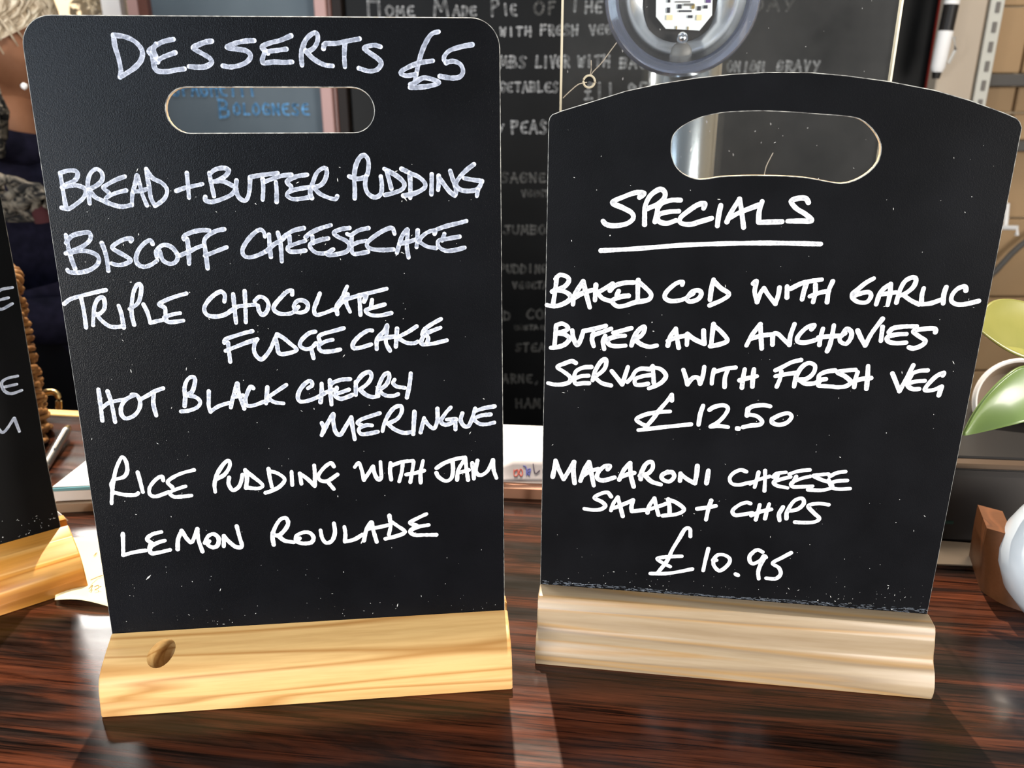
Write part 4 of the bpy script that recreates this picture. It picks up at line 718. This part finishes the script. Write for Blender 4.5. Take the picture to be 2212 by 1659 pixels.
MB().lathe([(HR - .0065, -.001), (HR - .010, -.008), (HR - .016, -.014), (.022, -.018), (.0215, -.020), (.0005, -.020)], 64, HM).build('reflector', M_CHROME, lp, 40)
MB().lathe([(.0245, -.0165), (.0245, -.0155), (.0005, -.0155)], 40, HM @ Matrix.Diagonal((1, 1.5, 1, 1))).build('inner_plate', M_PLASTIC_DARK, lp, 30)
MB().lathe([(.0005, -.030), (.030, -.028), (HR - .004, -.018), (HR - .003, -.015), (HR - .007, -.0145), (.0005, -.021)], 48, HM).build('back_shell', M_PLASTIC_BLACK, lp, 40)
def hl(px, py, dz):   # point on the lamp-head plane
    n = HM.to_3x3() @ Vector((0, 0, 1)); o_ = HM @ Vector((0, 0, dz)); C0 = Vector((0, 0, .309)); rr_ = at(px, py, 1.0) - C0
    t = (o_ - C0).dot(n) / rr_.dot(n); return HM.inverted() @ (C0 + rr_ * t)
oc = [hl(x, y, -.010) for x, y in ((1417, 36), (1438, 62), (1511, 66), (1538, 33), (1541, -62), (1518, -92), (1440, -94), (1418, -62))]
_pm = MB().prism([(p.x, p.y) for p in oc], -.0112, -.0096, HM); pcb = _pm.build('circuit_board', M_PCB, lp)
for (x, y, w_, h_, m_) in ((1445, 2, 5, 6, M_CHIP), (1444, 22, 6, 10, M_CHIP), (1510, 18, 7, 8, M_CHIP), (1524, 15, 8, 6, M_CHIP), (1468, 14, 8, 8, M_CHIP), (1491, 36, 9, 5, M_CHIP), (1488, 10, 20, 4, M_GREY), (1480, 24, 26, 3, M_CHIP), (1530, 2, 10, 7, mat('purple_part', (.12, .06, .2), .4)), (1446, 38, 12, 9, M_PAPER_CREAM), (1510, 38, 10, 10, M_PAPER_CREAM), (1497, 14, 6, 9, M_GOLD), (1475, 4, 30, 2, M_GREY), (1460, -30, 12, 12, M_CHIP), (1500, -40, 16, 10, M_CHIP), (1461, 60, 2, 6, M_GOLD), (1486, 61, 2, 6, M_GOLD)):
    c0 = hl(x, y, -.0090); MB().box((c0.x, c0.y, -.0091), (w_ * k_, h_ * k_, .0012), HM).build('component', m_, pcb)
c0 = hl(1474, 82, -.006)
sp_ = MB(); prs = [(max(.00001, .0039 * math.sin(math.pi * i / 12)), -.0039 * math.cos(math.pi * i / 12)) for i in range(13)]
sp_.lathe(prs, 24, HM @ Matrix.Translation((c0.x, c0.y, -.006))); sp_.build('screw', M_CHROME, lp, 60)
c0 = hl(1472, 113, -.008)
MB().lathe([(.0001, -.002), (.0068, -.002), (.0072, 0), (.0060, .001), (.0001, .0012)], 28, HM @ Matrix.Translation((c0.x, c0.y, -.010))).build('sensor_disc', M_GREY, lp, 40)
MB().box((LX, .648, .345), (.016, .03, .022), bev=.003).build('neck', M_CHROME, lp)

# ================================================================= RIGHT SIDE
bx = thing('black_box', 'charcoal box with a black lid and bronze strip at the right', 'box', (.42, .56, 0), R(-4))
f0 = atz(2040, 1176); BMx = Matrix.Translation((.40, f0.y - .008, 0)) @ Matrix.Rotation(R(-5), 4, 'Z')
MB().box((0, .06, .0275), (.26, .115, .055), BMx, bev=.003).build('box_body', M_PLASTIC_DARK, bx)
MB().box((0, .06, .0565), (.256, .111, .003), BMx, bev=.001).build('lid_gap', M_PLASTIC_BLACK, bx)
MB().box((0, .0055, .0600), (.264, .010, .0038), BMx, bev=.001).build('lid_strip', M_BRONZE, bx)
MB().box((0, .066, .0605), (.264, .110, .005), BMx, bev=.001).build('lid', M_PLASTIC_BLACK, bx)
g0, g1 = at(2036, 1141, f0.y - .0035), at(2066, 1132, f0.y - .0045)
MB().box((g0 + g1) / 2, (g1.x - g0.x, .0006, .0022)).build('sticker', mat('green_sticker', (.02, .07, .055), .5), bx) if False else MB().box((-.098, .0022, .0160), (.010, .0006, .0022), BMx).build('sticker', mat('green_sticker', (.015, .05, .04), .5), bx)
cq = [atz(2012, 1221), atz(2108, 1224), atz(2122, 1178), atz(2020, 1170)]
o = slab('card', [tuple(p.xy) for p in cq], .0002, .0012, M_CARD); tag(o, 'beige card lying on the counter in front of the charcoal box', 'card')
# brown wooden block (sign base seen end-on)
wbk = thing('wooden_block', 'reddish brown wooden sign base with curved front beside the white pot', 'sign base', (.31, .47, 0))
ft = smooth_path([atz(*p) for p in ((2111, 1256), (2118, 1274), (2133, 1286), (2163, 1304), (2212, 1322), (2262, 1334))], .004)
tl, tr = atz(2132, 1141, .047), atz(2189, 1157, .047); bkv = Vector((.010, .030, 0)); b = MB(); nf = len(ft); NL = 9; vs = []; fs = []
for k in range(NL + 1):
    w_ = k / NL; e_ = 1 - (1 - w_) ** 1.6
    rowp = [ft[i].lerp(tl.lerp(tr, i / (nf - 1)), e_) for i in range(nf)]; rowp = [Vector((p.x, p.y, .047 * w_)) for p in rowp]
    bk_ = [rowp[-1] + bkv * (1.0 if k else 1.0), rowp[0] + bkv]
    vs += rowp + bk_
m_ = nf + 2
for k in range(NL):
    for i in range(m_): fs.append((k * m_ + i, k * m_ + (i + 1) % m_, (k + 1) * m_ + (i + 1) % m_, (k + 1) * m_ + i))
fs += [tuple(range(m_)), tuple(range(NL * m_, NL * m_ + m_))]
b.add(vs, fs); b.build('wooden_base', M_BROWNWOOD, wbk, 40)
# white pot with the plant
pq = at(2194, 1175, .425); PCX = pq.x + .050
pot = thing('plant_pot', 'white ceramic pot at the right edge holding the green plant', 'plant pot', (PCX, .425, 0))
PMx = Matrix.Translation((PCX, .425, 0))
MB().lathe([(.0001, 0), (.030, 0), (.034, .002), (.044, .014), (.0492, .028), (.050, .037), (.0485, .048), (.044, .058), (.0415, .062), (.0395, .060), (.042, .050), (.0001, .046)], 56, PMx).build('pot', M_POT, pot, 50)
MB().lathe([(.0001, .0500), (.041, .0495), (.0415, .047)], 32, PMx).build('soil', M_SOIL, pot)
pl = thing('potted_plant', 'green plant with broad fleshy leaves rising from the white pot', 'plant', (PCX, .425, .048))
def leaf(name, m, pts, tip_dir=None, th=.0016, lab=None, cup=.0):
    """pts: list of (left edge point, right edge point) pairs from tip to base"""
    b = MB(); n = len(pts); K = 6; vs = []; fs = []
    for (a, c) in pts:
        a, c = Vector(a), Vector(c); w2 = (c - a).length
        for k in range(K + 1):
            t = k / K; p = a.lerp(c, t); p.y += cup * w2 * (1 - (2 * t - 1) ** 2); vs.append(p)
    for i in range(n - 1):
        for k in range(K): a = i * (K + 1) + k; fs.append((a, a + 1, a + K + 2, a + K + 1))
    b.add(vs, fs); o = b.build(name, m, pl, 180); s = o.modifiers.new('s', 'SUBSURF'); s.levels = s.render_levels = 2
    s2_ = o.modifiers.new('t', 'SOLIDIFY'); s2_.thickness = th
    if lab: o['label'] = lab
    return o
Y0 = .47
leaf('leaf', M_LEAF, [(at(2079, 935, Y0), at(2079, 941, Y0)), (at(2100, 890, Y0), at(2103, 937, Y0)), (at(2135, 843, Y0), at(2150, 927, Y0 - .004)), (at(2175, 806, Y0 + .004), at(2200, 915, Y0 - .006)), (at(2212, 782, Y0 + .008), at(2240, 905, Y0 - .004)), (at(2260, 800, Y0 + .010), at(2280, 880, Y0)), (at(2305, 850, Y0 + .01), at(2310, 872, Y0 + .01))], cup=.10)
leaf('leaf', M_LEAF2, [(at(2110, 702, Y0 - .01), at(2110, 712, Y0 - .01)), (at(2128, 652, Y0), at(2140, 737, Y0 - .01)), (at(2165, 643, Y0 + .006), at(2178, 762, Y0 - .012)), (at(2212, 648, Y0 + .010), at(2215, 776, Y0 - .012)), (at(2260, 672, Y0 + .012), at(2262, 790, Y0 - .008)), (at(2310, 730, Y0 + .014), at(2308, 800, Y0))], cup=.14, lab='upper leaf, yellowish and glossy')
leaf('leaf', M_LEAF, [(at(2195, 690, Y0 + .012), at(2192, 700, Y0 + .012)), (at(2225, 640, Y0 + .02), at(2235, 715, Y0 + .016)), (at(2280, 640, Y0 + .03), at(2285, 750, Y0 + .02)), (at(2330, 700, Y0 + .03), at(2325, 780, Y0 + .02))], cup=.1)
MB().tube(smooth_path([(PCX - .01, .43, .048), at(2320, 900, .465), at(2312, 800, .47)], .006), .003, 8).build('stem', M_LEAF, pl, 60)
MB().tube(smooth_path([(PCX, .425, .048), at(2330, 930, .465), at(2308, 862, .475)], .006), .003, 8).build('stem', M_LEAF, pl, 60)
# round clear tub with a black label, standing on its edge on the box
tb_ = thing('clear_tub', 'clear round plastic tub with a black label on the box behind the leaves', 'tub', (.40, .575, .06))
TC = at(2208, 872, .575); TD = Vector((-.25, -1, .42)).normalized(); TM = Matrix.Translation(TC) @ TD.to_track_quat('Z', 'Y').to_matrix().to_4x4()
TR = 104 * .575 / 1800 * 1.02
MB().lathe([(TR - .003, .002), (TR - .0015, .0035), (TR, .002), (TR, -.001), (TR - .003, -.001)], 56, TM).build('rim', mat('translucent_rim', (.60, .57, .54), .35), tb_, 40)
o = MB().lathe([(TR - .002, 0), (TR - .006, -.025), (TR - .010, -.030), (.0005, -.030)], 56, TM).build('tub_wall', mat('tub_brown', (.22, .16, .11), .25, spec=.6), tb_, 40)
ls = [(TR * .93 * math.cos(R(a)), TR * .93 * math.sin(R(a))) for a in range(200, 341, 10)]
_pm = MB().prism(ls + [(x * .55, y * .55) for x, y in ls[::-1]], -.004, -.003, TM); tub_label = _pm.build('label', M_PLASTIC_BLACK, tb_)
fc = bpy.data.curves.new('label_text', 'FONT'); fc.body = 'FRESH'; fc.size = .0062; fc.extrude = .0001; fc.space_character = 1.25
fo = bpy.data.objects.new('label_text', fc); COL.objects.link(fo); fc.materials.append(M_CHALK); bpy.context.view_layer.update()
me = bpy.data.meshes.new_from_object(fo.evaluated_get(bpy.context.evaluated_depsgraph_get())); bpy.data.objects.remove(fo)
lt = MB(); wid = .0235
for v in me.vertices: pass
rl = TR * .80
vs = []
for v in me.vertices:
    th_ = R(238) + (v.co.x) / rl; rad = rl - v.co.y; vs.append((rad * math.cos(th_), rad * math.sin(th_), -.0028))
lt.add(vs, [tuple(p.vertices) for p in me.polygons], 0, TM); lt.build('label_text', mat('label_white', (.5, .5, .48), .6), tub_label)

# ================================================================= PERSON BEHIND THE COUNTER
pe = thing('person', 'person with grey blond hair, navy jumper and knitted scarf behind the counter', 'person', (-.86, 1.42, FZ))
def skin_mesh(name, verts, edges, radii, m, levels=2, root=0):
    me = bpy.data.meshes.new(name); inv = MW[pe.name].inverted(); me.from_pydata([tuple(inv @ Vector(v)) for v in verts], edges, [])
    o = bpy.data.objects.new(name, me); COL.objects.link(o); o.parent = pe; me.materials.append(m)
    k = o.modifiers.new('skin', 'SKIN'); k.use_smooth_shade = True
    for i, rd in enumerate(radii): sv = me.skin_vertices[0].data[i]; sv.radius = rd if isinstance(rd, tuple) else (rd, rd); sv.use_root = (i == root)
    s = o.modifiers.new('sub', 'SUBSURF'); s.levels = s.render_levels = levels
    bpy.context.view_layer.update(); me2 = bpy.data.meshes.new_from_object(o.evaluated_get(bpy.context.evaluated_depsgraph_get())); o.modifiers.clear(); o.data = me2
    me2.polygons.foreach_set('use_smooth', [True] * len(me2.polygons)); MW[o.name] = MW[pe.name]
    return o
PX, PY, HZ = -.822, 1.40, .358          # head centre
sh_z = HZ - .185
V_ = [(PX, PY, -.15), (PX, PY, -.02), (PX, PY, .10), (PX, PY, sh_z), (PX, PY, HZ - .17),
      (PX + .155, PY - .01, sh_z - .03), (PX + .185, PY - .03, -.08), (PX + .05, PY - .20, -.04),
      (PX - .155, PY - .01, sh_z - .03), (PX - .20, PY - .03, -.08), (PX - .05, PY - .19, -.02),
      (PX + .08, PY, -.30), (PX + .09, PY + .01, -.62), (PX + .09, PY, -.96), (PX - .08, PY, -.30), (PX - .09, PY + .01, -.62), (PX - .09, PY, -.96),
      (PX + .09, PY - .12, -.99), (PX - .09, PY - .12, -.99)]
E_ = [(0, 1), (1, 2), (2, 3), (3, 4), (3, 5), (5, 6), (6, 7), (3, 8), (8, 9), (9, 10), (0, 11), (11, 12), (12, 13), (0, 14), (14, 15), (15, 16), (13, 17), (16, 18)]
Rr = [(.15, .11), (.15, .11), (.155, .11), (.12, .09), .055, .06, .05, .036, .06, .05, .036, .09, .062, .045, .09, .062, .045, .035, .035]
body = skin_mesh('body', V_, E_, Rr, M_NAVY)
MB().tube(smooth_path([(PX + .088 * math.cos(a), PY - .01 + .085 * math.sin(a), HZ - .135 - .03 * math.cos(a)) for a in [i * math.pi / 8 for i in range(16)]], .01), .026, 10, closed=True).build('collar', M_NAVY, pe, 180)
# lower half black trousers, by height
body.data.materials.append(M_TROUSER)
for p in body.data.polygons:
    z = p.center.z + FZ
    if z < -.10: p.material_index = 1
# head: one shaped surface
def head():
    b = MB(); nu, nv = 40, 28; vs = []; fs = []
    for j in range(nv + 1):
        ph = math.pi * j / nv
        for i in range(nu):
            th_ = 2 * math.pi * i / nu; x = math.sin(ph) * math.cos(th_); y = math.sin(ph) * math.sin(th_); z = math.cos(ph)
            X, Y, Z = x * .076, y * .095, z * .118
            if z < 0: X *= 1 + .32 * z * abs(z) ** .3; Y *= 1 + .12 * z
            f_ = max(0, -y)                      # face towards -y
            g = lambda x0, z0, s: math.exp(-(((X - x0) / s) ** 2 + ((Z - z0) / (s * 1.2)) ** 2)) * f_
            Y -= g(0, -.018, .012) * .022 + g(0, .005, .010) * .010 + g(0, -.062, .020) * .007 + g(0, -.098, .02) * .008
            Y += g(.030, .008, .013) * .010 + g(-.030, .008, .013) * .010
            Y -= g(.030, .028, .018) * .004 + g(-.030, .028, .018) * .004
            vs.append((X, Y, Z))
    for j in range(nv):
        for i in range(nu): fs.append((j * nu + i, j * nu + (i + 1) % nu, (j + 1) * nu + (i + 1) % nu, (j + 1) * nu + i))
    return vs, fs
HMx = Matrix.Translation((PX, PY, HZ)) @ Matrix.Rotation(R(112), 4, 'Z') @ Matrix.Rotation(R(20), 4, 'X')
vs, fs = head(); b = MB().add(vs, fs, 0, HMx); b.build('head', M_SKIN, pe, 180)
nk = MB().tube([(PX, PY + .01, HZ - .06), (PX, PY + .005, HZ - .13), (PX, PY, HZ - .19)], [.052, .050, .062], 20); nk.build('neck', M_SKIN, pe, 180)
for s in (-1, 1):
    er = MB(); er.tube([HMx @ Vector((s * (.078 + .012 * math.sin(t * math.pi)), .008 + .014 * math.cos(t * 5), .018 - .055 * t)) for t in [i / 8 for i in range(9)]], [.004, .007, .008, .008, .007, .006, .006, .006, .004], 8); er.build('ear', M_SKIN, pe, 180)
    ey = MB(); prs = [(max(.00001, .010 * math.sin(math.pi * i / 10)), -.010 * math.cos(math.pi * i / 10)) for i in range(11)]
    ey.lathe(prs, 16, HMx @ Matrix.Translation((s * .030, -.078, .006)) @ Matrix.Diagonal((1.2, .6, .7, 1))); ey.build('eye', mat('eye', (.62, .58, .54), .2), pe, 180)
    ir = MB(); ir.lathe([(.0001, .0008), (.0030, .0006), (.0050, 0), (.0001, -.0005)], 16, HMx @ Matrix.Translation((s * .031, -.0838, .006)) @ Matrix.Rotation(R(90), 4, 'X')); ir.build('iris', mat('iris', (.05, .03, .02), .2), pe, 60)
MB().tube([HMx @ Vector((x, -.092 + x * x * 6, -.062)) for x in (-.022, -.011, 0, .011, .022)], [.002, .004, .0045, .004, .002], 8).build('lips', mat('lips', (.35, .11, .08), .5), pe, 180)
# hair: shell over skull plus locks
hb = MB(); nu, nv = 48, 20; vs2 = []; fs2 = []
rr = random.Random(4)
for j in range(nv + 1):
    for i in range(nu):
        th_ = 2 * math.pi * i / nu; front = max(0, -math.sin(th_)); phm = 1.95 - .95 * front ** .7; ph = phm * j / nv
        k = 1.10 + .022 * math.sin(th_ * 17 + 3 * math.sin(ph * 5)) + rr.uniform(-.008, .008) + (.02 if j == nv else 0)
        vs2.append((math.sin(ph) * math.cos(th_) * .079 * k, math.sin(ph) * math.sin(th_) * .098 * k + .004, math.cos(ph) * .121 * k + .002))
for j in range(nv):
    for i in range(nu): fs2.append((j * nu + i, j * nu + (i + 1) % nu, (j + 1) * nu + (i + 1) % nu, (j + 1) * nu + i))
hb.add(vs2, fs2, 0, HMx)
for i in range(190):
    th_ = rr.uniform(0, 6.28); front = max(0, -math.sin(th_)); phm = 1.95 - .85 * front ** .7; pts = []
    for t in range(6):
        ph = phm * (.45 + .52 * t / 5); a2 = th_ + .25 * math.sin(t * .9 + i); k = 1.13 + .02 * math.sin(t + i)
        pts.append(HMx @ Vector((math.sin(ph) * math.cos(a2) * .079 * k, math.sin(ph) * math.sin(a2) * .098 * k + .004, math.cos(ph) * .121 * k)))
    hb.tube(pts, [.002, .003, .0032, .003, .002, .001], 5)
hb.build('hair', M_HAIR, pe, 180)
# hands: palm and five fingers each, folded in front
def hand(side, wrist, fwd, up):
    fwd = Vector(fwd).normalized(); up = Vector(up).normalized(); sd_ = fwd.cross(up).normalized() * side; w = Vector(wrist); vs = [w, w + fwd * .035, w + fwd * .07]; es = [(0, 1), (1, 2)]; rd = [.022, (.030, .018), (.032, .015)]
    for k, (o_, l) in enumerate(((-.026, .062), (-.009, .075), (.009, .070), (.026, .055))):
        a = w + fwd * .072 + sd_ * o_; i0 = len(vs); vs += [a, a + fwd * l * .45 - up * .004, a + fwd * l * .75 - up * .016, a + fwd * l * .9 - up * .032]; es += [(2, i0), (i0, i0 + 1), (i0 + 1, i0 + 2), (i0 + 2, i0 + 3)]; rd += [.0095, .009, .0082, .007]
    a = w + fwd * .02 - sd_ * .028; i0 = len(vs); vs += [a, a + fwd * .03 - sd_ * .018 - up * .006, a + fwd * .055 - sd_ * .018 - up * .012]; es += [(1, i0), (i0, i0 + 1), (i0 + 1, i0 + 2)]; rd += [.012, .0095, .008]
    skin_mesh('hand', vs, es, rd, M_SKIN, 2)
hand(1, (PX + .045, PY - .205, -.04), (-.9, -.25, .02), (0, -.3, 1)); hand(-1, (PX - .045, PY - .195, -.02), (.9, -.25, -.1), (0, -.3, 1))
# knitted scarf: chunky loops round the neck, one end hanging to the chest, one fold across the front
scf = MB()
loop = [(PX + .115 * math.cos(t), PY - .005 + .10 * math.sin(t), sh_z + .055 - .02 * math.sin(t) + .006 * math.sin(5 * t)) for t in [2 * math.pi * i / 40 for i in range(40)]]
def knit(path, R0, closed=False, seed=0, twist=9):
    r_ = random.Random(seed); P_ = [Vector(p) for p in path]
    for s in range(5):
        q = []
        for i, p in enumerate(P_):
            a = s * 6.283 / 5 + i * twist / len(P_) * 6.28 / 5; q.append(p + Vector((math.cos(a) * R0 * .5, math.sin(a) * R0 * .6, math.sin(a * 1.3) * R0)) + Vector((r_.uniform(-1, 1), r_.uniform(-1, 1), r_.uniform(-1, 1))) * R0 * .22)
        scf.tube(q, R0 * .42, 7, closed=closed)
knit(smooth_path([at(-60, 150, 1.30), at(-34, 205, 1.27), at(-10, 250, 1.26), at(-16, 295, 1.26), at(-50, 325, 1.27)], .012), .020, seed=1)
knit(smooth_path([at(-80, 400, 1.20), at(-10, 405, 1.19), at(40, 420, 1.185), at(88, 432, 1.18), at(84, 448, 1.185), at(30, 452, 1.19), at(-60, 440, 1.2)], .010), .016, seed=2)
scf.build('scarf', M_KNIT, pe, 180)
MB().tube([at(50, 179, 1.30), at(51, 183, 1.30), at(53, 189, 1.30), at(54, 194, 1.30)], [.001, .0045, .0045, .001], 12).build('earring', M_PAPER, pe, 60)
MB().tube(smooth_path([at(74, 440, 1.20), at(90, 458, 1.19), at(98, 478, 1.19)], .006), .014, 10).build('cuff', mat('dark_red_cuff', (.035, .004, .006), .9), pe, 60)
# back work surface low behind the counter, keeps the gap dark
